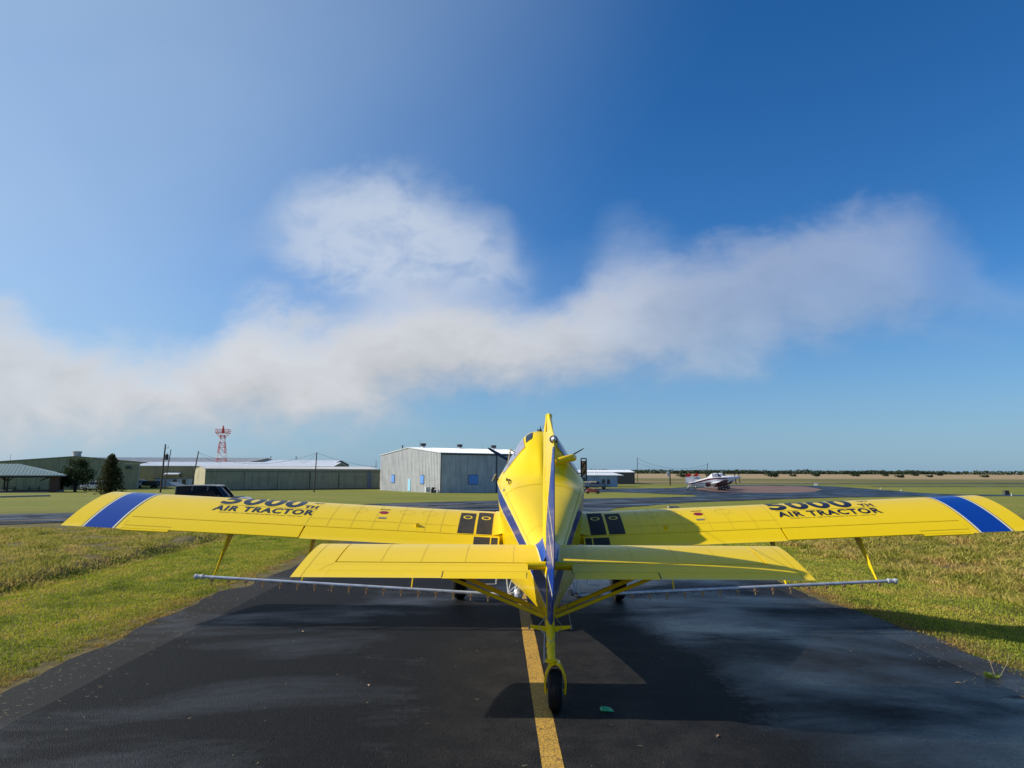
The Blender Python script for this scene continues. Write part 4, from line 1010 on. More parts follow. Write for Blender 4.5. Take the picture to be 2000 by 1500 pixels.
mb = MB(); q = Cc + U * gl * .53 + V_ * 6; mb.lathe((q.x, q.y, 5.6), (0, 0, 1), [(0, .8), (1.0, .8), (1.05, .95), (1.4, .95)], 0, 14); mb.build('roof_vent', 'roofg', hallg)
for a in (9.9, 13.4):
    mb = MB(); rect_on(mb, Cc + U * a, U, .95, -1.0, 1.1, .12, -V_, 0); rect_on(mb, Cc + U * a, U, 1.1, -1.02, 1.2, .09, -V_, 1); mb.build('door', ['glassd', 'trim'], hallg)
mb = MB(); mb.tube([(*(Cc + U * (gl - 2.2) - V_ * .1), 3.9), (*(Cc + U * (gl - 2.2) - V_ * .5), 3.9)], .05, 1, 6); mb.lathe((*(Cc + U * (gl - 2.2) - V_ * .5), 3.2), (0, 0, 1), [(0, .5), (.5, .5), (.6, .2)], 0, 14); mb.build('extractor', ['vent', 'steel'], hallg)
mb = MB(); q = Cc + U * (gl - .15) - V_ * .15; mb.tube([(q.x, q.y, -1.1), (q.x, q.y, 4.4)], .08, 0, 8); mb.build('downpipe', 'roofg', hallg)

def simple_hall(name, label, x0, x1, Y0, dep, ze, zr, wall, roof, ang=0, band=None):
    c = Vector((x0, Y0)); u = Vector((math.cos(ang), math.sin(ang))); v = Vector((-u.y, u.x)); lu = (x1 - x0)
    o = empty(name, (0, 0, 0), 0, label, 'building'); g = lambda t: ze + (zr - ze) * (1 - abs(2 * t - 1))
    mb = MB(); ribbed(mb, c, c + u * lu, -1.25, ze, .5, .05)
    if band: rect_on(mb, c + u * lu / 2, u, lu, ze - band, ze - .02, .09, -v, 1)
    mb.build('wall', [wall, 'band'], o)
    mb = MB(); ribbed(mb, c + v * dep, c, -1.25, g, .5, .05); ribbed(mb, c + u * lu, c + u * lu + v * dep, -1.25, g, .5, .05); ribbed(mb, c + u * lu + v * dep, c + v * dep, -1.25, ze, .5, .05); mb.build('wall', wall, o)
    mb = MB(); roof_gable(mb, c, u, v, lu, dep, ze, zr, .2, .12); mb.build('roof', roof, o)
    return o, c, u, v
hb, c, u, v = simple_hall('workshop_hall', 'tan walled hall with a bright white roof behind the power poles', -101, -48, 184, 16, 4.0, 5.1, 'tanwall', 'roofw')
mb = MB(); mb.prism([(-92.5, 182.3, 1.62), (-88.6, 182.3, 1.62), (-88.6, 183.9, 2.0), (-92.5, 183.9, 2.0)], (0, 0, .3), 0); mb.prism([(-92.5, 183.0, -.6), (-88.6, 183.0, -.6), (-88.6, 183.0, 1.65), (-92.5, 183.0, 1.65)], (0, .4, 0), 1); mb.build('porch', ['roofw', 'tanwall'], hb)
simple_hall('grey_roof_hall', 'large hall with a pale grey roof rising behind the green hall', -150, -83.3, 215, 36, 5.3, 7.0, 'tanwall', 'roofg', band=.45)
simple_hall('white_roof_hall', 'far hall with a bright white roof above the storage building', -83, -58.5, 222, 24, 5.0, 6.3, 'brownwall', 'roofw', band=.4)

# office trailer
tr = empty('office_trailer', (0, 0, 0), 0, 'small white office trailer with two dark windows behind the black car', 'trailer')
mb = MB(); ribbed(mb, (-84.5, 163), (-76.8, 165.5), -1.0, 1.0, .3, .015); ribbed(mb, (-76.8, 165.5), (-77.7, 168.4), -1.0, 1.0, .3, .015); ribbed(mb, (-77.7, 168.4), (-85.4, 165.9), -1, 1, .3, .015); ribbed(mb, (-85.4, 165.9), (-84.5, 163), -1, 1, .3, .015); mb.build('wall', 'whitewall', tr)
mb = MB(); mb.prism([(-84.8, 162.7, 1.0), (-76.5, 165.4, 1.0), (-77.5, 168.7, 1.0), (-85.8, 166.1, 1.0)], (0, 0, .14), 0); mb.build('roof', 'trim', tr)
tu = Vector((7.7, 2.5)).normalized(); tn = Vector((tu.y, -tu.x))
for a in (4.2, 6.2): mb = MB(); rect_on(mb, Vector((-84.5, 163)) + tu * a, tu, .85, -.55, .75, .06, tn, 0); mb.build('window', 'glassd', tr)

# blue office and brown hall on the right
bl = empty('blue_office', (0, 0, 0), 0, 'small pale blue metal building with a white porch roof', 'building')
o0 = Vector((15.5, 184)); o1 = Vector((28.8, 187)); du = (o1 - o0).normalized(); dn = Vector((du.y, -du.x)); ln = (o1 - o0).length
mb = MB(); ribbed(mb, o0, o1, -1.25, 1.85, .5, .06); ribbed(mb, o1, o1 - dn * 7, -1.25, 1.85, .5, .06); ribbed(mb, o1 - dn * 7, o0 - dn * 7, -1.25, 1.85, .5, .06); ribbed(mb, o0 - dn * 7, o0, -1.25, 1.85, .5, .06); mb.build('wall', 'bluewall', bl)
mb = MB(); q0 = o0 + dn * .5 - du * .3; q1 = o1 + dn * .5 + du * 1.6; q2 = q1 - dn * 8; q3 = q0 - dn * 8
mb.add([(*q0, 1.86), (*q1, 1.86), (*q2, 2.55), (*q3, 2.55), (*q0, 1.98), (*q1, 1.98), (*q2, 2.68), (*q3, 2.68)], [(3, 2, 1, 0), (4, 5, 6, 7), (0, 1, 5, 4), (1, 2, 6, 5), (2, 3, 7, 6), (3, 0, 4, 7)], 0, False); mb.build('roof', 'roofw', bl)
mb = MB(); mb.lathe((*(o0 - dn * 3 + du * 8.3), 2.1), (0, 0, 1), [(0, .15), (.9, .15)], 0, 10); mb.build('vent_pipe', 'lampwhite', bl)
for a, w_ in ((3.8, 1.2), (9.6, .9), (11.0, .9)): mb = MB(); rect_on(mb, o0 + du * a, du, w_, -.4, .9, .1, dn, 0); rect_on(mb, o0 + du * a, du, w_ + .2, -.5, 1.0, .07, dn, 1); mb.build('window', ['glassd', 'whitewall'], bl)
simple_hall('brown_hall', 'dark brown hall with a low white roof behind the blue office', 14, 41.5, 231, 18, 2.65, 3.35, 'brownwall', 'roofw', R(1))

# pavilion
pv = empty('picnic_pavilion', (0, 0, 0), 0, 'open picnic pavilion with a green metal hip roof and brick pillars', 'pavilion')
Np = Vector((-78.4, 118.5)); pu = Vector((-.876, -.48)); pvn = Vector((-.48, .876)); pl, pd = 18.5, 11.5
zeP, zrP = 1.98, 3.95
def PP(a, b, z): q = Np + pu * a + pvn * b; return Vector((q.x, q.y, z))
ov = 1.0
cs_ = [PP(-ov, -ov, zeP), PP(pl + ov, -ov, zeP), PP(pl + ov, pd + ov, zeP), PP(-ov, pd + ov, zeP), PP(6.2, pd / 2, zrP), PP(pl - 6.2, pd / 2, zrP)]
mb = MB(); mb.add(cs_ + [p - Vector((0, 0, .22)) for p in cs_[:4]], [(0, 1, 5, 4), (1, 2, 5), (2, 3, 4, 5), (3, 0, 4), (0, 1, 7, 6), (1, 2, 8, 7), (2, 3, 9, 8), (3, 0, 6, 9), (6, 7, 8, 9)], 0, False)
for i in range(7, 10): pass
mb.m[-5:] = [1] * 5
for i in range(1, 40):
    a = -ov + (pl + 2 * ov) * i / 40; t = min(1, min(a + ov, pl + ov - a) / (6.2 + ov)); p0 = PP(a, -ov, zeP + .03); p1 = PP(a, -ov + (pd / 2 + ov) * t, zeP + (zrP - zeP) * t + .03)
    mb.tube([p0, p1], .035, 0, 4, cap=False)
mb.build('roof', ['roofgr', 'trim'], pv)
for a, b in ((.4, .3), (.4, 3.4), (.4, pd - .4)):
    mb = MB(); q = PP(a, b, 0); mb.box((q.x, q.y, .42), (1.25, 1.25, 3.0), 0, Matrix.Rotation(R(28.7), 3, 'Z')); mb.build('pillar', 'brick', pv, .02)
mb = MB(); q = PP(.4, 5.6, 0); mb.box((q.x, q.y, -.35), (.35, 9.0, 1.3), 0, Matrix.Rotation(R(28.7), 3, 'Z')); mb.box((PP(3.6, .3, 0).x, PP(3.6, .3, 0).y, -.72), (5.2, .3, .55), 0, Matrix.Rotation(R(28.7), 3, 'Z')); mb.build('low_wall', 'brick', pv)
for a, b in ((6.9, .3), (12, .3), (18, .3), (8.8, pd - .3), (13.5, pd - .3), (18, pd - .3)):
    mb = MB(); q = PP(a, b, 0); mb.box((q.x, q.y, .5), (.22, .22, 3.0), 0, Matrix.Rotation(R(28.7), 3, 'Z'))
    for k in (-1, 1): mb.tube([PP(a, b, 1.0), PP(a + k * .9, b, 1.8)], .08, 0, 4)
    mb.build('post', 'wood', pv)
mb = MB()
for b in (.3, pd - .3): mb.tube([PP(0, b, 1.75), PP(pl, b, 1.75)], .13, 0, 4)
mb.tube([PP(2.4, .3, 1.1), PP(1.0, .3, 1.75)], .09, 0, 4); mb.build('beam', 'wood', pv)
slab = MB(); slab.prism([PP(-.3, -.3, -1.1), PP(pl + .3, -.3, -1.1), PP(pl + .3, pd + .3, -1.1), PP(-.3, pd + .3, -1.1)], (0, 0, .36), 0); slab.build('floor_slab', 'concrete', pv)
def picnic():
    t = empty('picnic_table', (0, 0, 0), 0, 'dark picnic table under the pavilion beside the brick pillar', 'table', 'picnic tables under the pavilion')
    mb = MB()
    for i in range(5): mb.box((0, -.32 + i * .16, .75), (1.9, .145, .045), 0)
    mb.build('table_top', 'wood', t)
    for sd in (-1, 1):
        mb = MB(); mb.box((0, sd * .75, .44), (1.9, .28, .045), 0); mb.build('bench', 'wood', t)
        mb = MB(); mb.tube([(sd * .7, -.55, 0), (sd * .7, -.2, .72)], .045, 0, 4); mb.tube([(sd * .7, .55, 0), (sd * .7, .2, .72)], .045, 0, 4); mb.tube([(sd * .7, -.8, .4), (sd * .7, .8, .4)], .04, 0, 4); mb.build('leg_frame', 'wood', t)
    return t
pt = picnic(); q = PP(3.4, 2.2, -.74); pt.location = q; pt.rotation_euler = (0, 0, R(28.7)); 
p2 = copy_tree(pt); p2.location = PP(7.0, 4.0, -.74); p2.rotation_euler = (0, 0, R(20)); p2['label'] = 'dark picnic table under the pavilion at the left edge of the photo'
# orange pipe rack and plank at the left edge
mb = MB(); q = Vector((-58.6, 77.5)); 
for a in (-2.2, 0): mb.tube([(q.x + a, q.y, gz(77) - .05), (q.x + a, q.y, gz(77) + .95)], .05, 0, 6)
mb.tube([(q.x - 3.5, q.y, gz(77) + .95), (q.x, q.y, gz(77) + .95)], .05, 0, 6); mb.tube([(q.x - 3.5, q.y, gz(77) + .45), (q.x, q.y, gz(77) + .45)], .04, 0, 6)
tag(mb.build('pipe_rack', 'orange'), 'orange pipe rail standing in the grass at the left edge', 'rail')
mb = MB(); mb.prism([(-58.2, 77.8, gz(77)), (-57.9, 77.6, gz(77)), (-56.2, 84, gz(84) + .02), (-56.5, 84.1, gz(84) + .02)], (0, 0, .16), 0)
tag(mb.build('timber_beam', 'concrete'), 'pale timber beam lying on the grass by the orange rail', 'beam')

# ------------------------------------------------------------------ vehicles
def wheel(par, x, y, r=.38, w=.24, name='wheel'):
    o = empty(name, (x, y, r)); o.parent = par
    mb = MB(); mb.lathe((0, -w / 2, 0), (0, 1, 0), [(0, r * .62), (.02, r * .9), (.05, r), (w - .05, r), (w - .02, r * .9), (w, r * .62)], 0, 22); mb.build('tyre', 'black', o)
    mb = MB(); mb.lathe((0, -w / 2 - .005, 0), (0, 1, 0), [(0, .05), (.01, r * .5), (.03, r * .62), (w - .02, r * .62), (w, r * .5), (w + .01, .05)], 0, 18); mb.build('rim', 'wheelgrey', o)
def body_loft(mb, secs, mi=0):
    """secs: x, halfwidth low, halfwidth top, z0, z1"""
    rings = []
    for x, wl, wt, z0, z1 in secs:
        h = z1 - z0; rings.append([Vector((x, -wl, z0)), Vector((x, -wl - .02, z0 + h * .35)), Vector((x, -wt - .01, z0 + h * .85)), Vector((x, -wt + .05, z1)), Vector((x, 0, z1 + .02)), Vector((x, wt - .05, z1)), Vector((x, wt + .01, z0 + h * .85)), Vector((x, wl + .02, z0 + h * .35)), Vector((x, wl, z0))])
    mb.loft(rings, mi, True, True)
# black 4x4 with its rear glass open, nose to the right
suv = empty('black_car', (-20.3, 47.0, ground_z(-20.3, 47.0)), R(2), 'boxy black off-road car with its rear glass raised, beyond the left wing', 'car')
mb = MB(); body_loft(mb, [(-2.3, .88, .88, .5, 1.12), (-2.2, .93, .93, .42, 1.16), (1.0, .94, .93, .42, 1.18), (1.15, .94, .90, .42, 1.22), (2.2, .93, .86, .45, 1.16), (2.42, .88, .80, .5, 1.02)]); mb.box((2.45, 0, .62), (.14, 1.7, .26), 1)
for x in (-1.45, 1.5):
    for sd in (-1, 1): mb.box((x, sd * .92, .88), (.98, .12, .14), 1)
for y in (-.42, .42): mb.box((1.7, y, 1.235), (.45, .26, .05), 0)
mb.build('body', ['carblack', 'black'], suv)
mb = MB(); body_loft(mb, [(-2.25, .86, .74, 1.12, 1.86), (-2.1, .88, .76, 1.14, 1.95), (.30, .88, .76, 1.14, 1.97), (.42, .87, .75, 1.14, 1.93), (1.02, .86, .72, 1.16, 1.24)]); mb.build('cabin', 'carglass', suv)
mb = MB(); mb.loft([[Vector((x, -.77, z)), Vector((x, -.70, z + .055)), Vector((x, .70, z + .055)), Vector((x, .77, z)), Vector((x, 0, z - .03))] for x, z in ((-2.22, 1.93), (-1.6, 1.955), (-.4, 1.965), (.36, 1.945), (.48, 1.91))], 0); mb.build('roof', 'cargrey', suv)
mb = MB()
for sd in (-1, 1):
    for x in (-1.15, -.12): mb.loft([[Vector((x + a * .05, sd * .905, 1.13)), Vector((x + a * .05, sd * .79, 1.93))] for a in (-1, 1)], 0, False, False)
    mb.tube([(-2.22, sd * .86, 1.14), (-2.2, sd * .76, 1.93)], .045, 0, 6); mb.tube([(.44, sd * .77, 1.92), (1.04, sd * .87, 1.2)], .045, 0, 6)
    mb.build('window_pillars', 'carblack', suv); mb = MB()
mb = MB(); mb.prism([(-2.25, -.66, 1.95), (-2.25, .66, 1.95), (-2.78, .62, 2.17), (-2.78, -.62, 2.17)], (.01, 0, .025), 0); mb.tube([(-2.78, -.64, 2.18), (-2.25, -.68, 1.97)], .022, 1, 5); mb.tube([(-2.6, -.6, 2.1), (-2.3, -.72, 1.6)], .012, 1, 5); mb.build('rear_glass', ['carglass', 'whitewall'], suv)
mb = MB(); mb.lathe((-2.36, 0, .95), (-1, 0, 0), [(0, .2), (.02, .38), (.2, .38), (.24, .3), (.25, .1)], 0, 22); mb.build('spare_wheel', 'black', suv)
for sd in (-1, 1): mb = MB(); mb.box((.75, sd * 1.02, 1.28), (.12, .2, .16), 0); mb.build('mirror', 'carblack', suv, .02)
for x in (-1.45, 1.5):
    for sd in (-1, 1): wheel(suv, x, sd * .84, .41, .27)
# pickups
def pickup(name, loc, rz, paint_, label, sc=1):
    r = empty(name, loc, rz, label, 'pickup truck'); r.scale = (sc, sc, sc)
    mb = MB(); body_loft(mb, [(.55, .98, .96, .5, 1.22), (1.3, .98, .95, .5, 1.24), (2.6, .97, .9, .52, 1.20), (2.85, .9, .84, .55, 1.0)]); body_loft(mb, [(-1.35, .98, .96, .5, 1.22), (.6, .98, .96, .5, 1.24)])
    mb.build('body', paint_, r)
    mb = MB(); body_loft(mb, [(-3.0, .96, .95, .5, 1.18), (-2.9, .98, .97, .48, 1.22), (-1.42, .98, .97, .48, 1.22)]); mb.box((-2.2, 0, 1.24), (1.45, 1.7, .03), 1); mb.build('bed', [paint_, 'black'], r)
    mb = MB(); body_loft(mb, [(-1.32, .90, .74, 1.22, 1.80), (-1.15, .9, .76, 1.22, 1.88), (.35, .9, .76, 1.22, 1.90), (.55, .9, .74, 1.22, 1.84), (1.25, .9, .78, 1.22, 1.26)]); mb.build('cab_glass', 'glassd', r)
    mb = MB(); mb.loft([[Vector((x, -.76, z)), Vector((x, -.7, z + .05)), Vector((x, .7, z + .05)), Vector((x, .76, z))] for x, z in ((-1.28, 1.84), (-1.0, 1.88), (.35, 1.89), (.6, 1.84))], 0); 
    for sd in (-1, 1):
        for x, x2 in ((-1.3, -1.25), (-.35, -.33), (1.22, .56)): mb.tube([(x, sd * .91, 1.22), (x2, sd * .77, 1.86)], .06, 0, 5)
    mb.build('cab_roof', paint_, r)
    mb = MB(); mb.box((2.9, 0, .62), (.14, 1.8, .24), 0); mb.box((-3.04, 0, .58), (.12, 1.8, .18), 0); mb.build('bumper', 'black', r)
    for sd in (-1, 1): mb = MB(); mb.box((2.76, sd * .72, .95), (.14, .34, .2), 0); mb.build('headlight', 'lens', r)
    for x in (-2.05, 1.85):
        for sd in (-1, 1): wheel(r, x, sd * .88, .40, .27)
    return r
pickup('pickup_truck', (-80.5, 134.2, gz(134.2) - .02), R(4), 'carwhite', 'white pickup truck parked behind the round dark tree')
pickup('pickup_truck', (20.2, 165, gz(165) - .01), R(-3), 'cargrey', 'grey pickup truck parked in front of the blue office')
# utility truck by the trailer
ut = empty('utility_truck', (-86.6, 160, gz(160)), R(180), 'small white box truck with a dark bed beside the green hall', 'truck')
mb = MB(); body_loft(mb, [(-1.0, .9, .86, .5, 1.9), (-.2, .9, .86, .5, 1.95), (.3, .9, .8, .5, 1.2), (.9, .88, .8, .5, 1.1)]); mb.build('cab', 'carwhite', ut)
mb = MB(); mb.box((-2.8, 0, 1.1), (3.4, 1.9, 1.1), 0); mb.box((-2.8, 0, .55), (3.4, .9, .2), 0); mb.build('bed', 'trim', ut)
mb = MB(); body_loft(mb, [(-.75, .915, .88, 1.25, 1.75), (-.1, .915, .86, 1.25, 1.7)]); mb.build('window', 'glassd', ut)
for x in (.35, -3.4):
    for sd in (-1, 1): wheel(ut, x, sd * .8, .4, .24)
mb = MB(); mb.lathe((-92.6, 157.5, .0), (1, 0, 0), [(-.1, .3), (0, .62), (2.0, .62), (2.1, .3)], 0, 18)
for x in (-92.3, -91.0): mb.box((x, 157.5, -.85), (.12, 1.0, .7), 1)
tag(mb.build('storage_tank', ['whitewall', 'steel']), 'pale horizontal tank on legs beside the corner of the green hall', 'tank')
# grey flatbed trailer carrying a wing panel
ft = empty('flatbed_trailer', (16.6, 158, gz(158)), R(-2), 'low trailer with an A-frame rack behind the grey pickup', 'trailer')
mb = MB(); mb.box((0, 0, .6), (4.2, 1.8, .14), 0); mb.tube([(2.1, 0, .58), (3.3, 0, .5)], .05, 0, 6); mb.build('deck', 'trim', ft)
mb = MB()
for x in (-1.6, 1.4): mb.tube([(x - .5, 0, .66), (x, 0, 1.55)], .05, 0, 6); mb.tube([(x + .5, 0, .66), (x, 0, 1.55)], .05, 0, 6)
mb.build('rack', 'whitewall', ft)
for sd in (-1, 1): wheel(ft, -.3, sd * .8, .36, .2)
mb = MB(); rings = []
for x in (-3.0, 2.9): rings.append([Vector((x + 16.6, 158 + yy, gz(158) + 1.62 + zz + (x + 3) * .02)) for yy, zz in ((-.75, 0), (-.5, .1), (0, .16), (.5, .1), (.8, 0), (0, -.06))])
mb.loft(rings, 0); tag(mb.build('wing_panel', 'planetan'), 'long tan wing panel lying across the trailer rack', 'wing panel')
# red mower
mw = empty('red_mower', (14.6, 124, gz(124)), R(0), 'low rusty red mower standing on the grass right of the yellow plane', 'mower')
mb = MB(); mb.loft([[Vector((x, -.9, .28)), Vector((x, -.8, z)), Vector((x, .8, z)), Vector((x, .9, .28))] for x, z in ((-1.2, .4), (-1.05, .6), (.0, .66), (.95, .6), (1.15, .4))], 0); mb.build('deck', 'rust', mw)
mb = MB(); mb.box((-.55, 0, .78), (.6, .7, .3), 0); mb.lathe((.3, 0, .66), (0, 0, 1), [(0, .22), (.2, .2), (.24, .1)], 0, 12); mb.build('engine_cover', 'rust', mw, .03)
for x in (-.95, .9):
    for sd in (-1, 1): wheel(mw, x, sd * .85, .24, .16)

# ------------------------------------------------------------------ tower, poles, signs
tw_ = empty('beacon_tower', (-84.8, 200, gz(200)), R(12), 'red and white lattice beacon tower above the hall roofs', 'tower')
def lat(z): return 1.9 - 1.38 * (z / 14.4)
mb = MB(); lv_ = [0, 1.9, 3.8, 5.7, 7.5, 9.2, 10.8, 12.2, 13.4, 14.4]
for i in range(len(lv_) - 1):
    z0, z1 = lv_[i], lv_[i + 1]; a, b = lat(z0), lat(z1); mi = 0 if i % 3 != 1 else 1
    for sx, sy in ((1, 1), (1, -1), (-1, -1), (-1, 1)): mb.tube([(sx * a, sy * a, z0), (sx * b, sy * b, z1)], .075, mi, 4)
    for k in range(4):
        c = [(1, 1), (1, -1), (-1, -1), (-1, 1)]; p, q = c[k], c[(k + 1) % 4]
        mb.tube([(p[0] * a, p[1] * a, z0), (q[0] * b, q[1] * b, z1)], .04, mi, 4); mb.tube([(q[0] * a, q[1] * a, z0), (p[0] * b, p[1] * b, z1)], .04, mi, 4); mb.tube([(p[0] * b, p[1] * b, z1), (q[0] * b, q[1] * b, z1)], .045, mi, 4)
mb.build('lattice', ['towerred', 'towerwhite'], tw_)
mb = MB(); mb.box((0, 0, 15.0), (3.6, 3.6, .14), 0)
for z in (15.5, 16.0):
    for k in range(4): c = [(1.8, 1.8), (1.8, -1.8), (-1.8, -1.8), (-1.8, 1.8)]; p, q = c[k], c[(k + 1) % 4]; mb.tube([(*p, z), (*q, z)], .05, 0, 4)
for p in [(a, b) for a in (-1.8, 0, 1.8) for b in (-1.8, 0, 1.8) if a or b]: mb.tube([(*p, 15), (*p, 16.05)], .05, 1 if 0 in p else 0, 4)
for sx, sy in ((1, 1), (1, -1), (-1, -1), (-1, 1)): mb.tube([(sx * .52, sy * .52, 13.6), (sx * 1.75, sy * 1.75, 15)], .07, 0, 4)
mb.build('platform', ['towerred', 'towerwhite'], tw_)
mb = MB(); mb.box((0, 0, 15.5), (.7, .7, .9), 0); mb.lathe((0, 0, 15.95), (0, 0, 1), [(0, .35), (.5, .3), (.6, .2), (1.0, .22), (1.2, .1)], 0, 10); mb.build('beacon_lamp', ['towerred'], tw_)

def pole(x, y, ztop, lean, r, label, group='utility poles', cross=False, transformer=False, mat='polewood', name='utility_pole'):
    zb = gz(y) - .3; o = empty(name, (x, y, gz(y)), 0, label, 'pole', group)
    mb = MB(); mb.tube([(-lean, 0, -.3), (0, 0, ztop - gz(y))], [r, r * .7], 0, 8); mb.build('post', mat, o)
    if cross: mb = MB(); mb.box((0, 0, ztop - gz(y) - .3), (.9, .1, .1), 0); mb.build('crossarm', mat, o)
    if transformer:
        h = ztop - gz(y); mb = MB(); mb.lathe((.42, -.1, h - 2.75), (0, 0, 1), [(0, .24), (.03, .28), (.9, .28), (.95, .2), (1.05, .06), (1.25, .05)], 0, 14); mb.box((.2, -.05, h - 2.2), (.3, .1, .1), 0); mb.build('transformer', 'vent', o)
        mb = MB(); mb.tube([(.0, 0, h - .75), (.55, -.1, h - .6)], .03, 0, 4); mb.lathe((.55, -.1, h - .75), (0, 0, 1), [(0, .03), (.1, .07), (.2, .03), (.35, .06), (.45, .02)], 0, 8); mb.build('insulator', 'whitewall', o)
    return Vector((x, y, ztop))
t1 = pole(-60.6, 119.5, 7.45, .35, .17, 'tall power pole carrying a dark transformer behind the black car', transformer=True)
t2 = pole(-74.3, 149, 7.4, .9, .13, 'leaning power pole just right of the transformer pole')
t3 = pole(-62.3, 136, 6.7, 1.1, .14, 'leaning power pole at the cream end of the storage building')
t4 = pole(-36.2, 127, 6.3, .25, .13, 'upright power pole in front of the sliding doors', cross=False)
t5 = pole(-85.2, 242, 7.9, 0, .14, 'distant pole above the white roof, left of two', cross=True)
t6 = pole(-75.6, 240, 7.9, 0, .14, 'distant pole above the white roof, right of two', cross=True)
t7 = pole(-39.6, 200, 5.9, 0, .09, 'thin pole behind the right end of the storage building')
t8 = pole(42.0, 229, 7.7, 0, .12, 'tall thin power pole beside the brown hall')
t9 = pole(66.4, 232, 6.0, .9, .12, 'leaning power pole rising behind the white planes')
pole(-19.0, 141, 9.4, 0, .04, 'thin mast on the left part of the grey hangar roof', 'thin masts', mat='steel', name='mast')
pole(-6.3, 146, 8.6, 0, .04, 'thin mast near the right end of the grey hangar roof', 'thin masts', mat='steel', name='mast')
pole(-113.5, 155, 6.4, 0, .05, 'thin mast at the far left over the green hall', 'thin masts', mat='steel', name='mast')
def wire(a, b, sag, label, r=.022):
    P = []; a, b = Vector(a), Vector(b)
    for i in range(17):
        t = i / 16; p = a.lerp(b, t); p.z -= sag * 4 * t * (1 - t); P.append(p)
    mb = MB(); mb.tube(P, r, 0, 4); tag(mb.build('power_wire', 'wire'), label, 'wire', 'power wires')
wire(t1 - Vector((0, 0, 2.6)), (-84, 149, 4.4), .4, 'wire from the transformer pole down to the green hall')
wire(t3 - Vector((0, 0, .3)), t4 - Vector((0, 0, .1)), 2.1, 'sagging wire between the cream gable pole and the sliding door pole')
wire(t4 - Vector((0, 0, .1)), (-31.5, 161, 3.9), .5, 'wire from the sliding door pole to the storage building')
wire(t3 - Vector((0, 0, .3)), (-78, 184, 5.0), .5, 'wire from the cream gable pole back to the white roof')
wire(t2 - Vector((0, 0, 1)), (-84, 165, 1.2), .3, 'wire from the second pole down to the office trailer')
wire(t4 - Vector((0, 0, .15)), t6 - Vector((0, 0, .2)), 1.8, 'wire from the sliding door pole to the distant poles')
wire(t8 - Vector((0, 0, .4)), t9 - Vector((0, 0, .5)), 2.4, 'upper sagging wire right of the brown hall', .03)
wire(t8 - Vector((0, 0, 1.9)), t9 - Vector((0, 0, 1.6)), 1.8, 'lower sagging wire right of the brown hall', .025)
sg = empty('sign_post', (48.4, 211, gz(211)), 0, 'tall dark post with a white panel left of the white planes', 'sign')
mb = MB(); mb.box((.25, 0, 2.2), (.3, .2, 4.4), 0); mb.build('post', 'blackframe', sg)
mb = MB(); mb.box((-.25, -.02, 3.45), (.85, .14, 1.6), 0); mb.box((-.3, -.1, 3.3), (.3, .03, .5), 1); mb.build('panel', ['lampwhite', 'planetan'], sg)
tx = empty('taxiway_sign', (91.6, 207, gz(207)), R(-20), 'blank white sign box on the grass beyond the brown pad', 'sign')
mb = MB(); mb.box((0, 0, .45), (1.0, .25, .55), 0); mb.build('panel', 'lampwhite', tx, .02)
mb = MB(); mb.box((-.35, 0, .1), (.08, .1, .22), 0); mb.box((.35, 0, .1), (.08, .1, .22), 0); mb.build('legs', 'steel', tx)
mb = MB(); q = (92.4, 128.7); mb.box((*q, gz(q[1]) + .36), (.95, .8, .72), 0, None, .78); mb.box((*q, gz(q[1]) + .74), (.85, .7, .05), 0)
tag(mb.build('marker_block', 'dkblock'), 'dark tapered block on the grass near the right edge', 'block')
for i, (x, y, lb) in enumerate(((83.9, 115.6, 'small white edge light nearest the right wing tip'), (91.1, 170, 'small edge light on the curve of the taxiway'), (88.6, 156.6, 'small edge light right of the one on the curve'), (30.5, 214, 'small white marker left of the sign post'))):
    o = empty('edge_light', (x, y, gz(y)), 0, lb, 'marker light', 'taxiway edge lights')
    mb = MB(); mb.lathe((0, 0, 0), (0, 0, 1), [(0, .14), (.04, .12), (.05, .05), (.28, .05)], 0, 8); mb.build('stem', 'lampwhite', o)
    mb = MB(); mb.lathe((0, 0, .28), (0, 0, 1), [(0, .07), (.1, .07), (.14, .03)], 0, 8); mb.build('lens', 'lampwhite', o)
mb = MB(); mb.box((13.5, 57.6, gz(57.6) + .05), (.9, .5, .14), 0); mb.box((13.5, 57.6, gz(57.6) + .13), (.7, .3, .03), 1)
tag(mb.build('drain_cover', ['concrete', 'trim']), 'small concrete drain cover in the grass beyond the right wing', 'drain cover')
# litter and a tuft on the asphalt
mb = MB(); q = Vector((1.21, 9.04, .0)); rings = []
for x, z0, z1, yo in ((-.075, .012, .018, 0), (-.06, .01, .045, .01), (0, .012, .05, 0), (.055, .01, .04, -.008), (.085, .012, .02, -.02)):
    rings.append([q + Vector((x, -.04 + yo, z0)), q + Vector((x, -.03 + yo, z1 * .8)), q + Vector((x - .01, .02 + yo, z1)), q + Vector((x - .01, .045 + yo, z0))])
mb.loft(rings, 0); tag(mb.build('crumpled_wrapper', 'litter'), 'crumpled green plastic wrapper on the asphalt right of the tail wheel', 'litter')
M['tuft'] = foliage('weed_leaves', (.06, .12, .012), (.20, .26, .035), 8)
mb = MB()
for i in range(110):
    a = random.uniform(0, 6.28); r0 = random.uniform(0, .05); h = random.uniform(.02, .08); o = random.uniform(.02, .09); x, y = 7.10 + math.cos(a) * r0 * 1.6, 10.5 + math.sin(a) * r0
    w = .0025; mb.add([(x - w, y, 0), (x + w, y, 0), (x + math.cos(a) * o * .6 + w * .6, y + math.sin(a) * o * .6, h * .8), (x + math.cos(a) * o, y + math.sin(a) * o, h)], [(0, 1, 2, 3)], 0)
mb.tube([(7.2, 10.5, 0), (7.33, 10.5, .2), (7.38, 10.5, .33)], .003, 1, 4); mb.tube([(7.15, 10.5, 0), (7.12, 10.6, .3)], .003, 1, 4)
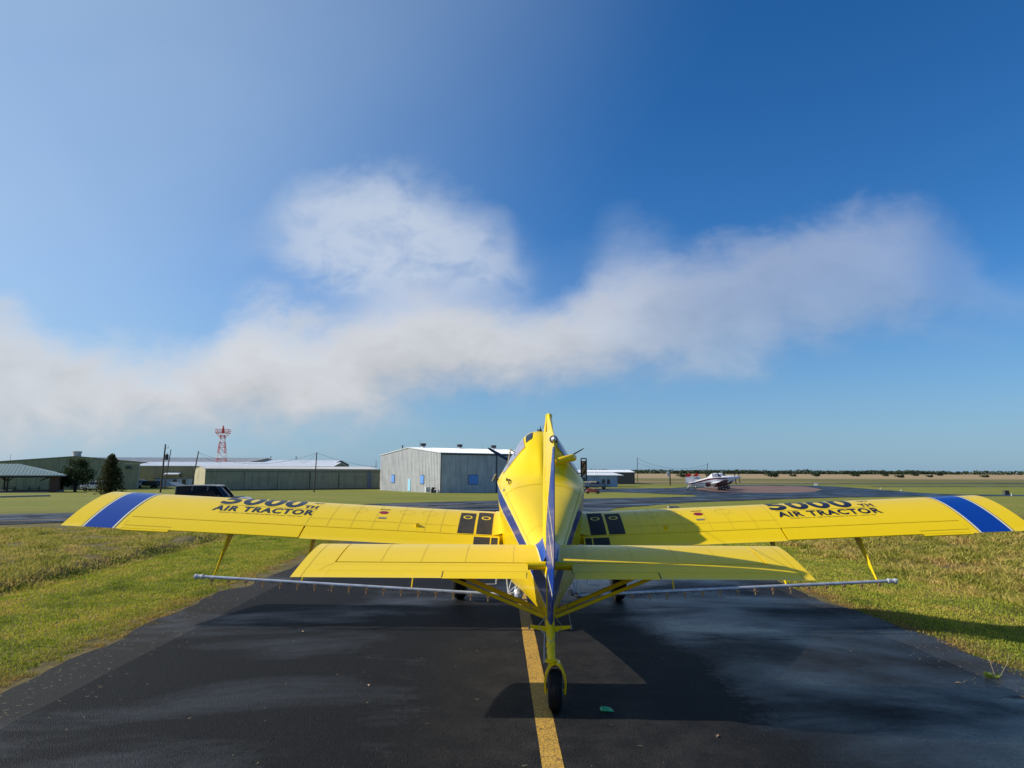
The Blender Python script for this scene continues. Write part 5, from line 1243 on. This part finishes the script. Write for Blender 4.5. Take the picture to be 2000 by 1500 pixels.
tag(mb.build('weed_tuft', ['tuft', 'planetan']), 'bright green weed tuft growing from a crack in the asphalt', 'weed')
M['deadleaf'] = pm('dead_leaf', (.28, .17, .10), .7)
lf0 = None
leaf_spots = [(2.35, 8.2, 'curled brown dead leaf on the asphalt near the bottom of the photo'), (-3.9, 13.2, 'small dead leaf on the asphalt below the left boom'), (-4.6, 17.6, 'dead leaf on the asphalt near the left grass edge'), (-2.0, 10.0, 'dead leaf lying left of the lower centre line'), (6.4, 10.2, 'dead leaf left of the weed tuft')]
for x, y, lb in leaf_spots:
    if lf0 is None:
        mb = MB(); mb.add([(-.05, 0, .012), (0, -.022, .02), (.055, 0, .012), (0, .024, .022), (0, 0, .008)], [(0, 1, 4), (1, 2, 4), (2, 3, 4), (3, 0, 4)], 0); lf0 = mb.build('dead_leaf', 'deadleaf'); o = lf0
    else: o = lf0.copy(); COL.objects.link(o)
    o.location = (x, y, .004); o.rotation_euler = (0, 0, random.uniform(0, 6)); tag(o, lb, 'leaf', 'dead leaves on the asphalt')

# straw and clippings blown over the asphalt
M['straw'] = pm('straw_clippings', (.42, .33, .17), .8, var=.4, scale=7)
mb = MB()
for i in range(1500):
    y = random.uniform(6.5, 30); sdx = random.choice((-1, 1)); e = abs(random.gauss(0, 1)); d = 7.25 - e * .55 if i % 6 else random.uniform(-7, 7)
    x = xc(y) + sdx * d; l = random.uniform(.008, .03); a = random.uniform(0, 6.28); w_ = random.uniform(.0015, .004); z = .014
    cx, sx = math.cos(a), math.sin(a)
    mb.add([(x - cx * l - sx * w_, y - sx * l + cx * w_, z), (x + cx * l - sx * w_, y + sx * l + cx * w_, z + .004), (x + cx * l + sx * w_, y + sx * l - cx * w_, z + .004), (x - cx * l + sx * w_, y - sx * l - cx * w_, z)], [(0, 1, 2, 3)], 0, False)
tag(mb.build('straw_clippings', 'straw'), 'bits of straw and grass clippings scattered over the asphalt edges', 'clippings', kind='stuff')

# ------------------------------------------------------------------ trees
def leaves(mb, c, r, n, size, mi=0, flat=1.0):
    for _ in range(n):
        d = Vector((random.gauss(0, 1), random.gauss(0, 1), random.gauss(0, 1))).normalized() * r * random.uniform(.35, 1.0) ** .6
        p = Vector(c) + Vector((d.x, d.y, d.z * flat)); a = Vector((random.gauss(0, 1), random.gauss(0, 1), random.gauss(0, 1))).normalized(); b = a.cross(Vector((random.gauss(0, 1), random.gauss(0, 1), random.gauss(0, 1)))).normalized(); s = size * random.uniform(.5, 1.3)
        mb.add([p - a * s, p + b * s * .6, p + a * s, p - b * s * .6], [(0, 1, 2, 3)], mi, False)
def round_tree(x, y, w, h, label):
    o = empty('broadleaf_tree', (x, y, gz(y)), 0, label, 'tree'); mb = MB()
    mb.tube([(0, 0, -.2), (.05, 0, .8), (0, .1, 1.6)], [.3, .22, .16], 0, 10)
    for i in range(9): a = i * .7; mb.tube([(0, 0, 1.0 + .1 * i), (math.cos(a) * w * .25, math.sin(a) * w * .25, 2.2 + .2 * i)], [.09, .03], 0, 6)
    mb.build('trunk', 'bark', o); mb = MB()
    for i in range(85):
        a = random.uniform(0, 6.28); t = random.uniform(0, 1); z = 1.15 + (h - 1.6) * t; rr = w / 2 * .80 * math.sqrt(max(0, 1 - ((t - .34) / .72) ** 2)) * random.uniform(.35, 1)
        leaves(mb, (math.cos(a) * rr, math.sin(a) * rr, z), random.uniform(.5, .85), 62, .15)
    leaves(mb, (0, 0, h * .55), w * .30, 220, .25)
    mb.build('crown', 'leaf', o)
round_tree(-80.6, 127.1, 7.7, 6.0, 'round dark green tree shading the white pickup')
def conifer(x, y, w, h, label):
    o = empty('conifer_tree', (x, y, gz(y)), 0, label, 'tree'); mb = MB(); mb.tube([(0, 0, -.2), (0, 0, h * .9)], [.2, .03], 0, 8); mb.build('trunk', 'bark', o); mb = MB()
    for i in range(150):
        t = (i / 150) ** .9; z = .15 + t * (h - .4); R_ = (w / 2) * (1 - t) ** .62 * (.8 + .35 * random.random()); a = random.uniform(0, 6.28)
        for k in range(3):
            q = (k + 1) / 3.3; leaves(mb, (math.cos(a) * R_ * q, math.sin(a) * R_ * q, z + .25 * q), .38, 22, .12, 0, 1.3)
    leaves(mb, (0, 0, h * .96), .2, 40, .1, 0, 2.2); mb.build('crown', 'conifer', o)
conifer(-59.0, 101, 4.0, 5.6, 'bushy brownish green conifer right of the round tree')
# far wood and scattered shrubs in the fields
def far_wood():
    mb = MB(); x = -900
    while x < 1900:
        y = 1350 + 260 * mnoise.noise(Vector((x * .004, 0, 3))); h = 9.5 + 4 * mnoise.noise(Vector((x * .02, 0, 0))) + 3 * mnoise.noise(Vector((x * .09, 0, 6)))
        for k in range(2):
            leaves(mb, (x + random.uniform(-4, 4), y + k * 25, h * .36 - 1.2), h * .62, 40, 1.7, 0, .75)
        x += 5
    tag(mb.build('far_wood', 'farwood'), 'dark line of woodland along the horizon', 'woodland', kind='stuff')
far_wood()
shrub_px = [(640, 262), (655, 290), (700, 310), (690, 345), (600, 365), (720, 392), (540, 305), (800, 470), (560, 212), (640, 188), (900, 560), (480, 120), (470, 138), (610, 420)]
bush0 = None; names_sh = ['broad', 'small', 'rounded', 'low', 'dense', 'narrow', 'twin', 'flat', 'ragged', 'tall', 'wide', 'squat', 'lone', 'dark']
for i, (yy, xx) in enumerate(shrub_px):
    if bush0 is None:
        b = empty('field_shrub', (0, 0, 0)); mb = MB(); mb.tube([(0, 0, -.3), (0, 0, 2)], [.4, .2], 0, 6); mb.build('trunk', 'bark', b); mb = MB()
        for k in range(14): leaves(mb, (random.uniform(-3.2, 3.2), random.uniform(-2, 2), random.uniform(1.2, 3.2)), 1.5, 45, .55)
        mb.build('crown', 'farwood', b); bush0 = b
    else: b = copy_tree(bush0)
    s = random.uniform(.45, .95); b.location = (xx, yy, gz(yy)); b.scale = (s * random.uniform(1, 1.9), s, s * .95); b.rotation_euler = (0, 0, random.uniform(-.4, .4))
    tag(b, 'dark shrub standing in the dry field before the far wood', 'shrub', 'shrubs scattered in the far fields')

# ------------------------------------------------------------------ sky, sun, camera
SUN_EL, SUNV = 32.2, Vector((-2.55, .31, 1.62)).normalized()
sun = bpy.data.lights.new('sun', 'SUN'); sun.energy = 5.0; sun.angle = R(.55); sun.color = (1, .93, .82)
so = bpy.data.objects.new('sun', sun); COL.objects.link(so); so.rotation_euler = SUNV.to_track_quat('Z', 'Y').to_euler()
wd = bpy.data.worlds.new('World'); SC.world = wd; wd.use_nodes = True; nt = wd.node_tree
bg = nt.nodes['Background']; bg.inputs[1].default_value = .1
sky = N(nt, 'ShaderNodeTexSky', sky_type='NISHITA', sun_disc=False); sky.sun_elevation = R(SUN_EL)
sky.sun_rotation = math.atan2(SUNV.x, SUNV.y); sky.air_density = 1.0; sky.dust_density = .6; sky.ozone_density = 2.5; sky.altitude = 300
tc = N(nt, 'ShaderNodeTexCoord'); sp = N(nt, 'ShaderNodeSeparateXYZ'); L(nt, tc.outputs['Generated'], sp.inputs[0])
dx_, dy_, dz_ = sp.outputs
ysafe = mathn(nt, 'MAXIMUM', mathn(nt, 'ABSOLUTE', dy_), .08)
uu = mathn(nt, 'DIVIDE', dx_, ysafe); vv = mathn(nt, 'DIVIDE', dz_, ysafe)
cv = N(nt, 'ShaderNodeCombineXYZ'); L(nt, uu, cv.inputs[0]); L(nt, vv, cv.inputs[1])
mp_ = N(nt, 'ShaderNodeMapping'); mp_.inputs['Scale'].default_value = (1, 1.5, 1); L(nt, cv.outputs[0], mp_.inputs[0]); CV = mp_.outputs[0]
n1 = noise(nt, CV, 3.2, 8, .55, .25); n2 = noise(nt, CV, 10, 8, .6, .3); nb_ = noise(nt, CV, 1.4, 3, .5)
def fcurve(x, pts, lo=-.9, hi=.9):
    mr = N(nt, 'ShaderNodeMapRange'); mr.inputs[1].default_value = lo; mr.inputs[2].default_value = hi; L(nt, x, mr.inputs[0])
    fc = N(nt, 'ShaderNodeFloatCurve'); cu = fc.mapping.curves[0]
    pp = [((a - lo) / (hi - lo), b) for a, b in pts]
    cu.points[0].location = pp[0]; cu.points[1].location = pp[-1]
    for p in pp[1:-1]: cu.points.new(*p)
    fc.mapping.update(); L(nt, mr.outputs[0], fc.inputs[1]); return fc.outputs[0]
def el(py): return math.tan(math.atan(170 / 1329) - math.atan((py - 750) / 1329))
def uo(px, py): return (px - 1000) / 1329 * (.992 + el(py) * .127)
def band(cpts, tpts, dpts, soft_top=.6, ns=.17):
    """cloud band: bottom edge, top edge (image rows) and density along u"""
    bot = fcurve(uu, [(uo(x, y), el(y)) for x, y in cpts]); top = fcurve(uu, [(uo(x, y), el(y)) for x, y in tpts])
    den = fcurve(uu, [(uo(x, 700), d) for x, d in dpts])
    jit = mathn(nt, 'ADD', mathn(nt, 'MULTIPLY_ADD', n1, ns, -ns / 2), mathn(nt, 'MULTIPLY_ADD', n2, ns * .55, -ns * .275))
    v2 = mathn(nt, 'ADD', vv, jit)
    a = N(nt, 'ShaderNodeMapRange', interpolation_type='SMOOTHSTEP'); L(nt, v2, a.inputs[0]); L(nt, bot, a.inputs[1]); L(nt, mathn(nt, 'ADD', bot, .095), a.inputs[2])
    b = N(nt, 'ShaderNodeMapRange', interpolation_type='SMOOTHSTEP'); L(nt, v2, b.inputs[0]); L(nt, top, b.inputs[1]); L(nt, mathn(nt, 'SUBTRACT', top, .09), b.inputs[2])
    m_ = mathn(nt, 'MULTIPLY', mathn(nt, 'MULTIPLY', a.outputs[0], b.outputs[0]), den)
    hgt = N(nt, 'ShaderNodeMapRange'); L(nt, v2, hgt.inputs[0]); L(nt, bot, hgt.inputs[1]); L(nt, top, hgt.inputs[2])
    return m_, hgt.outputs[0]
m1, h1 = band([(-300, 930), (0, 905), (300, 890), (600, 870), (800, 840), (1000, 815), (1200, 790), (1400, 770), (1600, 735), (1850, 690), (2100, 690), (2400, 690)],
              [(-300, 560), (0, 585), (180, 630), (380, 625), (480, 560), (620, 580), (800, 525), (1000, 550), (1080, 545), (1200, 490), (1400, 465), (1560, 405), (1680, 355), (1850, 380), (1960, 480), (2400, 520)],
              [(-300, .9), (0, .88), (300, .95), (800, .95), (1050, .9), (1250, .62), (1500, .42), (1750, .36), (1880, .16), (2000, .13), (2400, .2)])
m2, h2 = band([(300, 520), (480, 560), (560, 610), (700, 640), (900, 640), (1030, 640), (1150, 660), (1300, 650), (1420, 560), (1500, 560)],
              [(300, 470), (480, 420), (560, 330), (700, 300), (850, 330), (980, 380), (1040, 440), (1150, 430), (1220, 400), (1420, 520), (1500, 560)],
              [(200, .05), (420, .12), (540, .45), (620, .72), (780, .8), (950, .65), (1030, .3), (1120, .06), (1210, .28), (1290, .2), (1380, .0), (2100, 0)])
m2 = mathn(nt, 'MULTIPLY', m2, mathn(nt, 'MULTIPLY_ADD', n2, 2.2, -.15, clamp=True))
m3, h3 = band([(-300, 920), (400, 912), (2400, 915)], [(-300, 820), (60, 835), (300, 860), (420, 885), (600, 898), (2400, 902)], [(-300, .85), (200, .8), (300, .6), (450, .15), (1300, .12), (1700, .25), (2400, .2)], ns=.03)
# thin veil on the sunward side
ang = mathn(nt, 'ADD', mathn(nt, 'MULTIPLY', dx_, SUNV.x), mathn(nt, 'ADD', mathn(nt, 'MULTIPLY', dy_, SUNV.y), mathn(nt, 'MULTIPLY', dz_, SUNV.z)))
veil = N(nt, 'ShaderNodeMapRange', interpolation_type='SMOOTHSTEP'); veil.inputs[1].default_value = .14; veil.inputs[2].default_value = 1.05; veil.inputs[4].default_value = .85; L(nt, ang, veil.inputs[0])
veilm = mathn(nt, 'MULTIPLY', veil.outputs[0], mathn(nt, 'MULTIPLY_ADD', nb_, .7, .55))
base = N(nt, 'ShaderNodeHueSaturation'); base.inputs['Saturation'].default_value = 1.2; base.inputs['Value'].default_value = 1.15; L(nt, mix(nt, 1.0, sky.outputs[0], (.72, .86, 1.06), 'MULTIPLY'), base.inputs['Color'])
hz = N(nt, 'ShaderNodeMapRange'); hz.inputs[1].default_value = .0; hz.inputs[2].default_value = .24; L(nt, dz_, hz.inputs[0])
skyc = mix(nt, hz.outputs[0], mix(nt, .75, base.outputs[0], (2.0, 3.6, 5.3)), base.outputs[0])
c = mix(nt, veilm, skyc, (4.6, 6.0, 7.3))
front = mathn(nt, 'GREATER_THAN', dy_, 0.0)
ccol = ramp(nt, mathn(nt, 'ADD', mathn(nt, 'MULTIPLY_ADD', h1, .75, -.28), mathn(nt, 'ADD', mathn(nt, 'MULTIPLY', n1, .6), mathn(nt, 'MULTIPLY', n2, .32))), [(.08, (3.5, 3.8, 4.05)), (.3, (4.7, 4.85, 5.1)), (.6, (5.9, 6.05, 6.35)), (.98, (6.9, 7.2, 7.8))])
c = mix(nt, mathn(nt, 'MULTIPLY', m2, .95), c, (5.9, 6.5, 7.4)); c = mix(nt, mathn(nt, 'MULTIPLY', m3, .8), c, (5.2, 5.6, 6.1)); c = mix(nt, m1, c, ccol)
c = mix(nt, mathn(nt, 'LESS_THAN', dz_, -.01), c, (.9, .95, .7))
L(nt, c, bg.inputs[0])

cam = bpy.data.cameras.new('camera'); co = bpy.data.objects.new('camera', cam); COL.objects.link(co); SC.camera = co
cam.sensor_width = 36; cam.lens = 1329 / 2000 * 36; cam.clip_start = .1; cam.clip_end = 20000
mtx = Matrix.Rotation(R(90) + math.atan(170 / 1329), 4, 'X') @ Matrix.Rotation(R(.2), 4, 'Z'); mtx.translation = (0, 0, 3.0); co.matrix_world = mtx
SC.view_settings.view_transform = 'Standard'; SC.view_settings.look = 'None'; SC.view_settings.gamma = 1; SC.view_settings.exposure = .1
SC.cycles.use_adaptive_sampling = True; SC.cycles.max_bounces = 6
